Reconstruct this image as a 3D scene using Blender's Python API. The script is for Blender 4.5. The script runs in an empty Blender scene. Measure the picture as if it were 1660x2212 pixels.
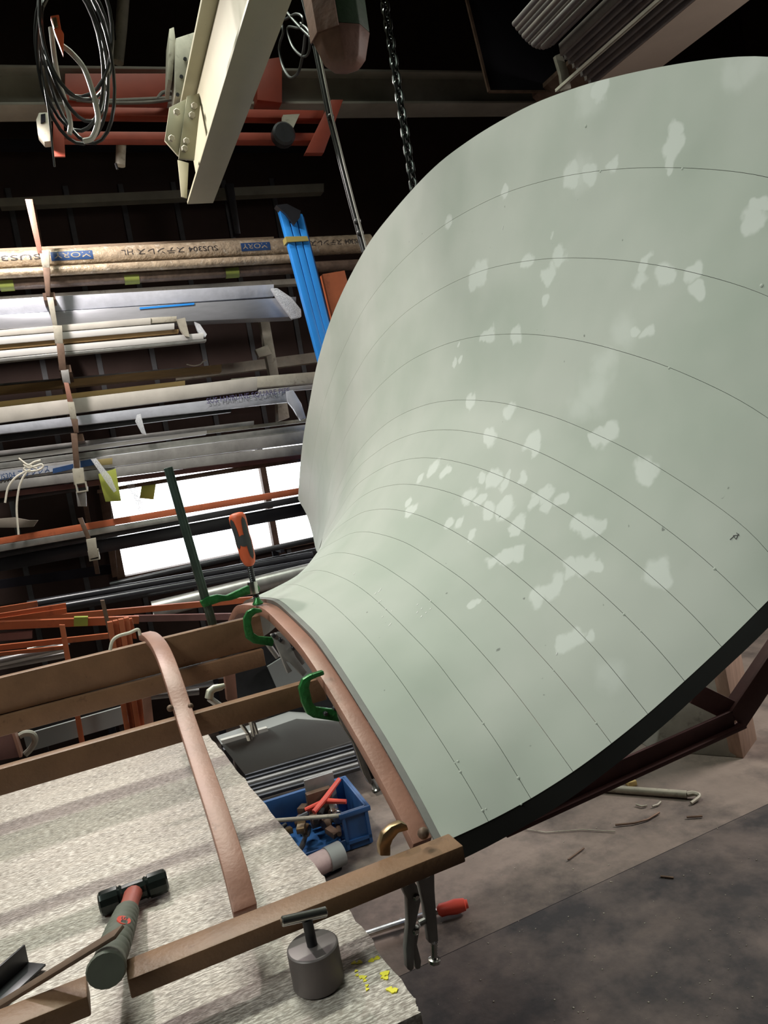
import bpy, bmesh, math, random
import numpy as np
from mathutils import Vector
random.seed(7); np.random.seed(7)
S = bpy.context.scene
COL = S.collection
W_PX, H_PX, F_PX = 1660., 2212., 1660.
CAM_H = 1.45
# ---------------------------------------------------------------- camera
_A = np.array([.907, -.184, .379]); _D = np.array([.164, .983, .083]); _D /= np.linalg.norm(_D)
_A = _A - _D * (_A @ _D); _A /= np.linalg.norm(_A); _N = np.cross(_A, _D)
cam = bpy.data.cameras.new('camera'); camo = bpy.data.objects.new('camera', cam); COL.objects.link(camo)
cam.sensor_fit = 'HORIZONTAL'; cam.sensor_width = 36.; cam.lens = F_PX / W_PX * 36.
cam.clip_start = .02; cam.clip_end = 200
from mathutils import Matrix
_M = Matrix(((_A[0], -_A[1], -_A[2]), (_N[0], -_N[1], -_N[2]), (-_D[0], _D[1], _D[2])))
camo.matrix_world = Matrix.Translation((0, 0, CAM_H)) @ _M.to_4x4()
S.camera = camo
# ---------------------------------------------------------------- world, light, exposure
S.view_settings.view_transform = 'Standard'; S.view_settings.look = 'None'
S.view_settings.gamma = 1; S.view_settings.exposure = 0.0; S.view_settings.use_curve_mapping = False
wd = bpy.data.worlds.new('daylight'); S.world = wd; wd.use_nodes = True
wd.node_tree.nodes['Background'].inputs[0].default_value = (.93, .97, 1, 1)
wd.node_tree.nodes['Background'].inputs[1].default_value = 5.0
def lamp(kind, name, loc, power, col, target=None, **kw):
    l = bpy.data.lights.new(name, kind); o = bpy.data.objects.new(name, l); COL.objects.link(o)
    l.energy = power; l.color = col; o.location = loc
    for k, v in kw.items(): setattr(l, k, v)
    if target is not None:
        o.rotation_euler = (Vector(target) - Vector(loc)).to_track_quat('-Z', 'Y').to_euler()
    return o
lamp('SPOT', 'work_floodlight', (-.12, 3.30, 3.12), 124, (1, .92, .88), (-.1, 2.9, 1.0), spot_size=math.radians(160), spot_blend=.25, shadow_soft_size=.06)
lamp('AREA', 'ceiling_tube_light', (.3, 2.9, 4.4), 46, (.92, 1, .86), (.45, 1.7, .8), shape='RECTANGLE', size=2.0, size_y=.2, spread=2.0)
lamp('AREA', 'side_fill_light', (-1.9, .5, 3.6), 13, (.91, 1, .91), (1.0, 1.1, 1.5), shape='RECTANGLE', size=1.4, size_y=.5, spread=1.25)  # unseen fill added to brighten the flared sheet
lamp('AREA', 'right_fill_light', (4.1, 1.7, 2.6), 42, (1, .93, .87), (1.6, 1.9, .4), shape='RECTANGLE', size=1.0, size_y=.5, spread=2.3)  # unseen fill added to brighten the floor, block and roof beam at right
# ---------------------------------------------------------------- pixel -> place helpers
TH = .045
MV = np.array([math.sin(TH), math.cos(TH), 0.]); WV = np.array([math.cos(TH), -math.sin(TH), 0.])
C0 = np.array([0, 0, CAM_H])
def ray(px, py):
    v = np.array([(px - 830) / F_PX, (py - 1106) / F_PX, 1.]); return np.array([_A @ v, _N @ v, -_D @ v])
def P(px, py, X=None, Y=None, Z=None, M=None, pl=None):
    r = ray(px, py)
    if X is not None: t = X / r[0]
    elif Y is not None: t = Y / r[1]
    elif Z is not None: t = (Z - CAM_H) / r[2]
    elif M is not None: t = M / (r @ MV)
    else: t = ((np.array(pl[0]) - C0) @ np.array(pl[1])) / (r @ np.array(pl[1]))
    return C0 + r * t
def proj(p):
    p = np.asarray(p) - C0; v = p[0] * _A + p[1] * _N - p[2] * _D
    return 830 + F_PX * v[0] / v[2], 1106 + F_PX * v[1] / v[2], v[2]
def unit(v): v = np.asarray(v, float); return v / max(np.linalg.norm(v), 1e-12)
# ---------------------------------------------------------------- materials
def new_mat(name):
    m = bpy.data.materials.new(name); m.use_nodes = True
    return m, m.node_tree, m.node_tree.nodes['Principled BSDF']
def mat(name, col, rough=.5, metal=0., var=.15, scale=8., bump=0., col2=None, amt=.5, scale2=20., stretch=None, spec=.5, soft=.08, fine=0.):
    m, t, b = new_mat(name); N = t.nodes; L = t.links
    tc = N.new('ShaderNodeTexCoord'); src = tc.outputs['Object']
    if stretch:
        mp = N.new('ShaderNodeMapping'); mp.inputs['Scale'].default_value = stretch; L.new(src, mp.inputs[0]); src = mp.outputs[0]
    n1 = N.new('ShaderNodeTexNoise'); n1.inputs['Scale'].default_value = scale; n1.inputs['Detail'].default_value = 5; n1.inputs['Roughness'].default_value = .6
    L.new(src, n1.inputs['Vector'])
    r1 = N.new('ShaderNodeValToRGB'); r1.color_ramp.elements[0].position = .3; r1.color_ramp.elements[1].position = .72
    r1.color_ramp.elements[0].color = (*[c * (1 - var) for c in col], 1); r1.color_ramp.elements[1].color = (*[min(1, c * (1 + var)) for c in col], 1)
    L.new(n1.outputs[0], r1.inputs[0]); out = r1.outputs[0]
    if col2:
        n2 = N.new('ShaderNodeTexNoise'); n2.inputs['Scale'].default_value = scale2; n2.inputs['Detail'].default_value = 8; n2.inputs['Roughness'].default_value = .65
        L.new(src, n2.inputs['Vector'])
        r2 = N.new('ShaderNodeValToRGB'); r2.color_ramp.elements[0].position = max(0, 1 - amt - soft); r2.color_ramp.elements[1].position = min(1, 1 - amt + soft)
        L.new(n2.outputs[0], r2.inputs[0])
        mx = N.new('ShaderNodeMixRGB'); L.new(r2.outputs[0], mx.inputs[0]); L.new(out, mx.inputs[1]); mx.inputs[2].default_value = (*col2, 1); out = mx.outputs[0]
    L.new(out, b.inputs['Base Color'])
    b.inputs['Roughness'].default_value = rough; b.inputs['Metallic'].default_value = metal
    b.inputs['Specular IOR Level'].default_value = spec
    if bump:
        bp = N.new('ShaderNodeBump'); bp.inputs['Strength'].default_value = bump; bp.inputs['Distance'].default_value = .004
        n3 = N.new('ShaderNodeTexNoise'); n3.inputs['Scale'].default_value = fine or scale2 * 3; n3.inputs['Detail'].default_value = 4
        L.new(src, n3.inputs['Vector']); L.new(n3.outputs[0], bp.inputs['Height']); L.new(bp.outputs[0], b.inputs['Normal'])
    return m
# ---------------------------------------------------------------- mesh builder
class MB:
    def __init__(s): s.v = []; s.f = []
    def add(s, vs, fs):
        o = len(s.v); s.v += [np.asarray(x, float) for x in vs]; s.f += [[i + o for i in f] for f in fs]; return s
    def hexa(s, a, b):   # a, b: matching quads, joined to a closed block
        return s.add(list(a) + list(b), [[3, 2, 1, 0], [4, 5, 6, 7], [0, 1, 5, 4], [1, 2, 6, 5], [2, 3, 7, 6], [3, 0, 4, 7]])
    def box(s, c, size, ax=None):
        c = np.asarray(c, float); ax = np.eye(3) if ax is None else np.asarray(ax)
        h = np.asarray(size) / 2; q = [(-1, -1), (1, -1), (1, 1), (-1, 1)]
        return s.hexa([c + ax[0] * h[0] * i + ax[1] * h[1] * j - ax[2] * h[2] for i, j in q], [c + ax[0] * h[0] * i + ax[1] * h[1] * j + ax[2] * h[2] for i, j in q])
    def bar(s, p0, p1, w, h, up=(0, 0, 1)):
        p0 = np.asarray(p0, float); p1 = np.asarray(p1, float); d = unit(p1 - p0); si = unit(np.cross(d, up)); u = np.cross(si, d)
        q = [(-1, -1), (1, -1), (1, 1), (-1, 1)]
        return s.hexa([p0 + si * w / 2 * i + u * h / 2 * j for i, j in q], [p1 + si * w / 2 * i + u * h / 2 * j for i, j in q])
    def tube(s, pts, r, seg=10, closed=False, cap=True, sq=None):
        pts = [np.asarray(p, float) for p in pts]; n = len(pts); rr = list(r) if hasattr(r, '__len__') else [r] * n
        T = []
        for i in range(n):
            a = pts[(i - 1) % n] if (closed or i > 0) else pts[i]; b = pts[(i + 1) % n] if (closed or i < n - 1) else pts[i]; T.append(unit(b - a))
        u = np.cross(T[0], (0, 0, 1)); u = unit(u) if np.linalg.norm(u) > 1e-3 else np.array([1., 0, 0])
        vs = []
        for i in range(n):
            u = unit(u - T[i] * (u @ T[i])); w = np.cross(T[i], u)
            for k in range(seg):
                a = 2 * math.pi * (k + .5) / seg; kx = ky = 1.
                if sq: kx, ky = sq
                vs.append(pts[i] + rr[i] * (u * math.cos(a) * kx + w * math.sin(a) * ky))
        fs = []
        for i in range(n if closed else n - 1):
            j = (i + 1) % n
            for k in range(seg): fs.append([i * seg + k, i * seg + (k + 1) % seg, j * seg + (k + 1) % seg, j * seg + k])
        if cap and not closed: fs += [list(range(seg))[::-1], [(n - 1) * seg + k for k in range(seg)]]
        return s.add(vs, fs)
    def pipe(s, p0, p1, r, t, seg=16):   # hollow round pipe
        return s.hollow(p0, p1, [(r * math.cos(2 * math.pi * k / seg), r * math.sin(2 * math.pi * k / seg)) for k in range(seg)], (r - t) / r)
    def sqtube(s, p0, p1, w, h, t):
        return s.hollow(p0, p1, [(-w / 2, -h / 2), (w / 2, -h / 2), (w / 2, h / 2), (-w / 2, h / 2)], (min(w, h) - 2 * t) / min(w, h))
    def hollow(s, p0, p1, prof, k):
        p0 = np.asarray(p0, float); p1 = np.asarray(p1, float); d = unit(p1 - p0); si = np.cross(d, (0, 0, 1)); si = unit(si) if np.linalg.norm(si) > 1e-3 else np.array([1., 0, 0]); u = np.cross(si, d)
        n = len(prof); vs = []
        for p in (p0, p1):
            for sc in (1, k): vs += [p + si * a * sc + u * b * sc for a, b in prof]
        fs = []
        for i in range(n):
            j = (i + 1) % n
            fs += [[i, j, 2 * n + j, 2 * n + i], [n + j, n + i, 3 * n + i, 3 * n + j], [j, i, n + i, n + j], [2 * n + i, 2 * n + j, 3 * n + j, 3 * n + i]]
        return s.add(vs, fs)
    def lathe(s, base, axis, prof, seg=24, ref=(1, 0, .03)):
        base = np.asarray(base, float); d = unit(axis); u = unit(np.cross(d, ref)); w = np.cross(d, u); n = len(prof)
        vs = [base + d * h + r * (u * math.cos(2 * math.pi * k / seg) + w * math.sin(2 * math.pi * k / seg)) for r, h in prof for k in range(seg)]
        fs = [[i * seg + k, i * seg + (k + 1) % seg, (i + 1) * seg + (k + 1) % seg, (i + 1) * seg + k] for i in range(n - 1) for k in range(seg)]
        fs += [list(range(seg))[::-1], [(n - 1) * seg + k for k in range(seg)]]
        return s.add(vs, fs)
    def prism(s, poly, off):   # poly: 3-D outline, off: extrusion vector
        n = len(poly); a = [np.asarray(p, float) for p in poly]; b = [p + np.asarray(off) for p in a]
        return s.add(a + b, [list(range(n))[::-1], [n + i for i in range(n)]] + [[i, (i + 1) % n, n + (i + 1) % n, n + i] for i in range(n)])
    def plate(s, px, th, nrm=None, **pl):   # outline seen in the photograph, standing on a real plane, with real thickness
        if nrm is None:
            if 'X' in pl: nrm = np.array([1., 0, 0])
            elif 'Y' in pl: nrm = np.array([0, 1., 0])
            elif 'Z' in pl: nrm = np.array([0, 0, -1.])
            elif 'M' in pl: nrm = MV
            else: nrm = unit(pl['pl'][1])
        return s.prism([P(x, y, **pl) for x, y in px], np.asarray(nrm) * th)
    def grid(s, G, close=False):
        r, c = len(G), len(G[0]); return s.add([p for row in G for p in row], [[i * c + j, i * c + j + 1, (i + 1) * c + j + 1, (i + 1) * c + j] for i in range(r - 1) for j in range(c - 1)])
    def build(s, name, m, parent=None, bevel=0., smooth=35, loc=None):
        V = np.array(s.v)
        if parent is not None: org = np.array(ORG[parent.name])
        else: org = np.array(loc) if loc is not None else np.array([(V[:, 0].min() + V[:, 0].max()) / 2, (V[:, 1].min() + V[:, 1].max()) / 2, V[:, 2].min()])
        me = bpy.data.meshes.new(name); me.from_pydata([tuple(p) for p in V - org], [], s.f)
        bm = bmesh.new(); bm.from_mesh(me); bmesh.ops.recalc_face_normals(bm, faces=bm.faces)
        if bevel:
            es = [e for e in bm.edges if len(e.link_faces) == 2 and e.calc_face_angle() > .5]
            bmesh.ops.bevel(bm, geom=es, offset=bevel, segments=2, affect='EDGES', profile=.5, clamp_overlap=True)
        bm.to_mesh(me); bm.free()
        for p in me.polygons: p.use_smooth = True
        me.set_sharp_from_angle(angle=math.radians(smooth))
        me.materials.append(m); o = bpy.data.objects.new(name, me); COL.objects.link(o)
        if parent is not None: o.parent = parent
        else: o.location = org
        ORG[o.name] = org
        return o
ORG = {}
def tag(o, label, cat, group=None):
    o['label'] = label; o['category'] = cat
    if group: o['group'] = group
    return o
def T(name, label, cat, loc, group=None):
    o = bpy.data.objects.new(name, None); COL.objects.link(o); o.location = loc; o.empty_display_size = .05
    ORG[o.name] = np.asarray(loc, float); return tag(o, label, cat, group)
def struct(o): o['kind'] = 'structure'; return o
def rackbar(l, r, depth, mb=None, **pl):
    """a straight bar whose front face spans two pixel columns (x, top, bottom), on plane pl, running depth back"""
    mb = mb or MB(); nrm = MV if 'M' in pl else np.array([0, 1., 0])
    q = [P(l[0], l[2], **pl), P(r[0], r[2], **pl), P(r[0], r[1], **pl), P(l[0], l[1], **pl)]
    return mb.hexa(q, [p + nrm * depth for p in q])
def text_geo(s, size, ext=.0004):
    c = bpy.data.curves.new('text', 'FONT'); c.body = s; c.size = size; c.extrude = ext; c.resolution_u = 3
    o = bpy.data.objects.new('text', c); COL.objects.link(o); bpy.context.view_layer.update()
    me = bpy.data.meshes.new_from_object(o.evaluated_get(bpy.context.evaluated_depsgraph_get()))
    vs = [np.array(v.co) for v in me.vertices]; fs = [list(p.vertices) for p in me.polygons]
    bpy.data.objects.remove(o); bpy.data.curves.remove(c); bpy.data.meshes.remove(me)
    return vs, fs
def flat_text(mb, s, size, org, ux, uy, uz, wmax=None):
    vs, fs = text_geo(s, size); k = 1.
    if wmax: k = wmax / max(v[0] for v in vs)
    mb.add([np.asarray(org) + ux * v[0] * k + uy * v[1] + uz * v[2] for v in vs], fs); return mb
# ---------------------------------------------------------------- palette
m_floor = mat('floor_concrete', (.26, .205, .175), .75, 0, .22, 5, .25, (.075, .062, .058), .46, 2.6, soft=.10, fine=60)
m_plate = mat('floor_plate_steel', (.135, .106, .095), .66, .05, .28, 6., .3, (.036, .032, .034), .5, 3.4, soft=.10, fine=50)
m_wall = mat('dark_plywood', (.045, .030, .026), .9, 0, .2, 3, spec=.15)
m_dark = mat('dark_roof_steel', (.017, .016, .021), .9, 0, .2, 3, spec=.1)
m_bench = mat('worn_bench_steel', (.33, .275, .24), .5, .15, .34, 14, .35, (.80, .72, .67), .47, 120, stretch=(.8, 3.2, 1), soft=.09, fine=90)
m_benchg = mat('green_bench_side', (.03, .09, .035), .5, .1, .3, 8)
m_prim = mat('brown_primer', (.235, .125, .068), .5, .05, .16, 14, .15, (.11, .05, .03), .30, 45, fine=160)
m_primp = mat('pinkish_primer', (.33, .16, .115), .45, .05, .15, 12, .12, (.14, .07, .05), .29, 38, fine=160)
m_maroon = mat('maroon_primer', (.20, .095, .09), .55, .05, .2, 12)
m_red = mat('red_oxide', (.46, .12, .05), .5, 0, .16, 9, 0, (.25, .07, .035), .34, 18)
m_crane = mat('crane_orange', (.27, .045, .024), .6, 0, .2, 6)
m_cream = mat('cream_paint', (.37, .35, .25), .5, 0, .08, 4, 0, (.16, .13, .09), .27, 55)
m_gal = mat('galvanised', (.45, .45, .43), .38, .75, .2, 22)
m_alu = mat('aluminium', (.46, .47, .51), .35, .6, .08, 10, stretch=(1, 6, 6))
m_film = mat('protective_film', (.48, .50, .56), .22, .1, .12, 14, .35, fine=40)
m_steel = mat('grey_steel', (.36, .35, .34), .45, .4, .22, 14)
m_dsteel = mat('dark_steel', (.055, .055, .06), .38, .55, .25, 12)
m_black = mat('black_tube', (.03, .03, .036), .3, .3, .2, 10)
m_chain = mat('dark_chain_steel', (.035, .04, .036), .3, .7, .3, 40)
m_chrome = mat('nickel_plate', (.52, .51, .48), .22, .95, .18, 25)
m_rusty = mat('rusty_steel', (.16, .10, .07), .6, .4, .3, 20)
m_beige = mat('beige_steel', (.42, .39, .32), .55, .1, .2, 14, 0, (.2, .17, .13), .35, 25)
m_timber = mat('timber', (.30, .19, .08), .65, 0, .18, 5, stretch=(1, 9, 9))
m_ytimber = mat('yellow_timber', (.68, .50, .20), .6, 0, .1, 5, stretch=(1, 9, 9))
m_board = mat('grey_board', (.52, .49, .44), .6, 0, .14, 9)
m_wrap = mat('brown_wrap_film', (.46, .37, .26), .22, .2, .35, 30, 1.0, (.80, .73, .60), .36, 34, fine=80)
m_wrapd = mat('dark_wrap_film', (.14, .10, .075), .3, .1, .35, 26, .8, fine=55)
m_blue = mat('blue_paint', (.03, .26, .75), .38, 0, .08, 6)
m_bluebin = mat('blue_plastic', (.028, .10, .28), .42, 0, .15, 9)
m_green = mat('green_hammer_paint', (.03, .17, .045), .32, .35, .35, 60, .3, (.12, .33, .12), .3, 90, fine=150)
m_orange = mat('orange_rubber', (.72, .13, .05), .5, 0, .08, 12)
m_redgrip = mat('red_grip', (.75, .08, .05), .45, 0, .08, 12)
m_rubber = mat('dark_rubber', (.05, .052, .055), .6, 0, .15, 14)
m_grip = mat('grey_green_rubber', (.12, .125, .10), .65, 0, .15, 20)
m_headblk = mat('black_lacquer', (.018, .024, .022), .22, .35, .3, 20)
m_jig = mat('mauve_steel', (.15, .125, .125), .45, .3, .12, 12)
m_cable = mat('black_cable', (.028, .028, .028), .38, 0, .2, 20)
m_gcable = mat('grey_cable', (.42, .40, .35), .5, 0, .12, 10)
m_rope = mat('white_rope', (.72, .68, .58), .8, 0, .12, 60)
m_white = mat('off_white_paint', (.60, .59, .57), .5, 0, .06, 6)
m_leather = mat('brown_canvas', (.20, .11, .085), .6, 0, .25, 16, .4, fine=40)
m_canvasg = mat('green_canvas', (.025, .06, .028), .6, 0, .25, 14, .3, fine=40)
m_ytape = mat('yellow_green_tape', (.34, .38, .07), .5, 0, .1, 14)
m_yellow = mat('yellow_paint', (.85, .75, .03), .5, 0, .08, 30)
m_concrete = mat('concrete', (.38, .37, .33), .85, 0, .2, 9, .4, (.16, .16, .14), .36, 14)
m_plank = mat('weathered_plank', (.36, .24, .18), .75, 0, .2, 7, stretch=(8, 8, 1))
m_ink = mat('black_ink', (.035, .03, .03), .6, 0, .1, 30)
m_inkb = mat('blue_ink', (.02, .06, .17), .5, 0, .15, 30)
m_edge = mat('grey_sheet_edge', (.20, .19, .18), .6, 0, .12, 20)
m_flange = mat('dark_flange_paint', (.020, .019, .018), .55, 0, .15, 16)
m_gpanel = mat('grey_enamel', (.30, .31, .31), .5, 0, .08, 4)
m_brass = mat('bronze_jaw', (.33, .23, .13), .35, .8, .3, 30)
def glass_mat():
    m, t, b = new_mat('window_glass'); N = t.nodes; L = t.links
    tr = N.new('ShaderNodeBsdfTransparent'); gl = N.new('ShaderNodeBsdfGlossy'); gl.inputs['Roughness'].default_value = .02
    fr = N.new('ShaderNodeFresnel'); fr.inputs[0].default_value = 1.45; mx = N.new('ShaderNodeMixShader')
    L.new(fr.outputs[0], mx.inputs[0]); L.new(tr.outputs[0], mx.inputs[1]); L.new(gl.outputs[0], mx.inputs[2]); L.new(mx.outputs[0], N['Material Output'].inputs[0]); return m
m_glass = glass_mat()
def film_mat():
    m, t, b = new_mat('clear_plastic_film'); N = t.nodes; L = t.links
    b.inputs['Base Color'].default_value = (.8, .82, .86, 1); b.inputs['Roughness'].default_value = .18
    tr = N.new('ShaderNodeBsdfTransparent'); mx = N.new('ShaderNodeMixShader'); no = N.new('ShaderNodeTexNoise'); no.inputs['Scale'].default_value = 40
    rp = N.new('ShaderNodeValToRGB'); rp.color_ramp.elements[0].position = .35; rp.color_ramp.elements[1].position = .65; rp.color_ramp.elements[0].color = (.25, .25, .25, 1); rp.color_ramp.elements[1].color = (.8, .8, .8, 1)
    L.new(no.outputs[0], rp.inputs[0]); L.new(rp.outputs[0], mx.inputs[0]); L.new(tr.outputs[0], mx.inputs[1]); L.new(b.outputs[0], mx.inputs[2]); L.new(mx.outputs[0], N['Material Output'].inputs[0]); return m
m_clear = film_mat()
# ================================================================ SETTING
FL = MB().box((1, 1.5, -.05), (14, 14, .1)); struct(FL.build('floor', m_floor))
# near steel floor plate, its long edge running past the bench
e0 = P(870, 2110, Z=0); e1 = P(1660, 1740, Z=0); dl = unit(e1 - e0); nl = np.array([dl[1], -dl[0], 0])
a0 = e0 - dl * 3.2; a1 = e1 + dl * 2.2
fp = MB().prism([a0, a1, a1 + nl * 3.4, a0 + nl * 3.4], (0, 0, .004)); o = struct(fp.build('floor', m_plate))
js = MB().prism([a0 - nl * .006, a1 - nl * .006, a1 - nl * -.001, a0 - nl * -.001], (0, 0, .0012)); struct(js.build('trim_1', m_dark))
b0 = P(1640, 1700, Z=0) if False else None
# back wall with window opening (wall plane at M = 4.75)
MW = 4.75
def wp(w, z, m=MW): return WV * w + MV * m + np.array([0, 0, z])
wl = (P(238, 1170, M=MW) @ WV); wz0 = P(262, 1250, M=MW)[2] - .02; wz1 = P(420, 985, M=MW)[2] + .03; wr = wl + 2.5
wb = MB()
def wallbox(w0, w1, z0, z1, m0=MW, m1=MW + .15, mb=wb):
    q = [(w0, z0), (w1, z0), (w1, z1), (w0, z1)]; mb.hexa([wp(w, z, m0) for w, z in q], [wp(w, z, m1) for w, z in q])
wallbox(-6, wl, 0, 5); wallbox(wr, 7, 0, 5); wallbox(wl, wr, 0, wz0); wallbox(wl, wr, wz1, 5)
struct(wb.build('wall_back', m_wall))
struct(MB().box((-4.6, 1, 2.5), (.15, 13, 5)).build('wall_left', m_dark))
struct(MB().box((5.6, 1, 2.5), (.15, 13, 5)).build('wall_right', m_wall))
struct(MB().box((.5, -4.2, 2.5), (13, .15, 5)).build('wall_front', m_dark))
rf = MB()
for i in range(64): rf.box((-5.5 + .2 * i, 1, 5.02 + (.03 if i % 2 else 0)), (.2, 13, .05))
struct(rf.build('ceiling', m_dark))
# window: frame with mullions, pane
wf = MB()
for w0, w1, z0, z1 in ((wl, wl + .045, wz0, wz1), (wr - .05, wr, wz0, wz1), (wl, wr, wz1 - .05, wz1), (wl, wr, wz0, wz0 + .03)): wallbox(w0, w1, z0, z1, MW - .03, MW + .07, wf)
for px, py in ((570, 1040), (598, 1165)):
    w = P(px, py, M=MW) @ WV
wm = (P(584, 1100, M=MW) @ WV)
wallbox(wm - .018, wm + .018, wz0, wz1, MW - .01, MW + .06, wf); wallbox(wm + .72, wm + .76, wz0, wz1, MW - .01, MW + .06, wf)
WF = struct(wf.build('window_1', m_rusty))
gp = MB(); wallbox(wl + .02, wr - .02, wz0 + .02, wz1 - .02, MW + .03, MW + .034, gp); gp.build('pane', m_glass, WF)
# girts and joint strips on the wall
n = 0
for (l, r, dep, m, mm) in (((0, 428, 446), (700, 396, 414), .07, 4.45, mat('olive_grey_girt', (.16, .155, .12), .7, 0, .25, 5)), ((0, 300, 318), (700, 304, 322), .06, 4.5, m_dark),
                        ((-60, 1262, 1280), (240, 1220, 1240), .05, 4.6, m_dark)):
    n += 1; struct(rackbar(l, r, dep, M=m).build('trim_%d' % (n + 1), mm))
struct(rackbar((380, 800, 822), (720, 756, 778), .06, M=4.5).build('trim_5', m_beige))
jt = MB()
for k in range(-1, 6):
    w = (P(30, 505, M=MW) @ WV) + k * .3; jt.hexa([wp(w, .3, MW - .006), wp(w + .028, .3, MW - .006), wp(w + .028, wz0 if w > wl - .05 else 3.2, MW - .006), wp(w, wz0 if w > wl - .05 else 3.2, MW - .006)],
            [wp(w, .3, MW), wp(w + .028, .3, MW), wp(w + .028, wz0 if w > wl - .05 else 3.2, MW), wp(w, wz0 if w > wl - .05 else 3.2, MW)])
    if w > wl - .05: jt.hexa([wp(w, wz1, MW - .006), wp(w + .028, wz1, MW - .006), wp(w + .028, 3.2, MW - .006), wp(w, 3.2, MW - .006)], [wp(w, wz1, MW), wp(w + .028, wz1, MW), wp(w + .028, 3.2, MW), wp(w, 3.2, MW)])
struct(jt.build('trim_6', mat('joint_strip', (.06, .062, .066), .6, 0, .3, 12)))

# ================================================================ FLARED SHEET
RINGS = [[(569, 1286),(611, 1299),(650, 1335),(689, 1372),(725, 1423),(761, 1477),(791, 1525),(822, 1573),(852, 1622),(894, 1697),(908, 1719),(944, 1791),(959, 1819)], [(600, 1266),(644, 1263),(678, 1278),(714, 1303),(744, 1329),(800, 1385),(870, 1475),(930, 1565),(974, 1633),(990, 1660),(1041, 1741),(1056, 1775)], [(640, 1250),(685, 1232),(709, 1236),(746, 1251),(772, 1265),(803, 1288),(850, 1333),(900, 1383),(936, 1418),(993, 1495),(1040, 1556),(1081, 1612),(1110, 1665),(1135, 1728)], [(666, 1231),(683, 1214),(705, 1200),(724, 1194),(755, 1196),(799, 1208),(835, 1227),(852, 1239),(900, 1270),(975, 1340),(1038, 1407),(1078, 1452),(1117, 1500),(1171, 1573),(1204, 1618),(1225, 1652)], [(690, 1200),(710, 1183),(734, 1166),(760, 1152),(775, 1149),(799, 1149),(837, 1158),(878, 1172),(909, 1190),(939, 1210),(1008, 1255),(1054, 1298),(1111, 1352),(1156, 1404),(1201, 1451),(1246, 1508),(1286, 1556),(1318, 1605)], [(700, 1180),(722, 1149),(738, 1133),(765, 1116),(789, 1104),(837, 1099),(873, 1104),(907, 1113),(967, 1140),(1008, 1164),(1063, 1200),(1117, 1242),(1150, 1269),(1183, 1299),(1228, 1341),(1300, 1415),(1395, 1530)], [(697, 1172),(731, 1130),(753, 1101),(775, 1077),(813, 1055),(859, 1046),(888, 1046),(931, 1053),(979, 1065),(1033, 1088),(1075, 1111),(1111, 1133),(1168, 1174),(1216, 1212),(1258, 1245),(1295, 1277),(1340, 1317),(1394, 1373),(1422, 1399),(1475, 1475)], [(706, 1150),(733, 1106),(755, 1067),(775, 1043),(808, 1022),(844, 1002),(881, 992),(917, 988),(963, 992),(1017, 1005),(1045, 1014),(1093, 1033),(1123, 1046),(1165, 1070),(1213, 1099),(1258, 1127),(1298, 1158),(1356, 1201),(1416, 1252),(1470, 1301),(1506, 1335),(1555, 1400)], [(700, 1150),(721, 1103),(738, 1063),(760, 1027),(784, 999),(813, 978),(840, 959),(871, 945),(914, 932),(953, 928),(991, 929),(1045, 938),(1096, 950),(1156, 972),(1194, 989),(1268, 1030),(1323, 1061),(1380, 1099),(1428, 1133),(1464, 1159),(1552, 1233),(1630, 1330)], [(688, 1190),(707, 1116),(719, 1080),(734, 1048),(757, 999),(775, 976),(789, 957),(816, 930),(847, 906),(881, 888),(934, 870),(979, 864),(1028, 864),(1090, 870),(1160, 889),(1199, 900),(1250, 921),(1329, 956),(1383, 984),(1425, 1011),(1473, 1040),(1518, 1070),(1600, 1129),(1636, 1156)], [(682, 1188),(690, 1145),(700, 1101),(712, 1053),(725, 1000),(741, 957),(755, 928),(775, 894),(796, 863),(820, 835),(852, 805),(888, 778),(931, 757),(981, 738),(1035, 726),(1119, 721),(1161, 723),(1207, 728),(1274, 740),(1329, 755),(1395, 775),(1443, 790),(1497, 814),(1588, 855),(1639, 883)], [(676, 1154),(683, 1096),(690, 1048),(700, 997),(709, 957),(719, 925),(734, 880),(750, 841),(772, 802),(789, 773),(813, 740),(848, 701),(873, 677),(914, 648),(975, 613),(1023, 591),(1071, 576),(1131, 565),(1201, 557),(1281, 558),(1359, 563),(1416, 572),(1461, 579),(1515, 593),(1582, 611),(1654, 632)], [(664, 1112),(670, 1060),(676, 997),(688, 920),(702, 865),(719, 817),(734, 776),(758, 725),(777, 684),(799, 648),(845, 589),(893, 541),(963, 484),(1026, 448),(1097, 414),(1201, 384),(1302, 367),(1382, 362),(1466, 362),(1550, 367),(1652, 375)], [(644, 1078),(646, 1045),(649, 1000),(656, 937),(669, 870),(681, 800),(702, 725),(719, 677),(738, 634),(754, 600),(800, 517),(854, 451),(899, 399),(957, 343),(1017, 300),(1057, 274),(1150, 223),(1264, 181),(1382, 152),(1508, 129),(1660, 114)]]
NC = 1.69
AK = [.399, .465, .536, .596, .653, .703, .746, .789, .824, .854, .900, .934, .961, .977]
def smooth1(x, it=2):
    x = np.array(x, float)
    for _ in range(it):
        y = x.copy(); y[1:-1] = .25 * x[:-2] + .5 * x[1:-1] + .25 * x[2:]; x = y
    return x
AK = np.array(AK); AK[1:9] = smooth1(AK, 1)[1:9]
def resample(Q, n):
    Q = np.asarray(Q); s = np.r_[0, np.cumsum(np.linalg.norm(np.diff(Q, axis=0), axis=1))]; u = np.linspace(0, s[-1], n)
    return np.stack([np.interp(u, s, Q[:, i]) for i in range(Q.shape[1])], 1)
NH = 48
HALF = []
raw = []
for k, r in enumerate(RINGS):
    Q = np.array([P(x, y, X=AK[k]) for x, y in r]); raw.append(Q)
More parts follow.
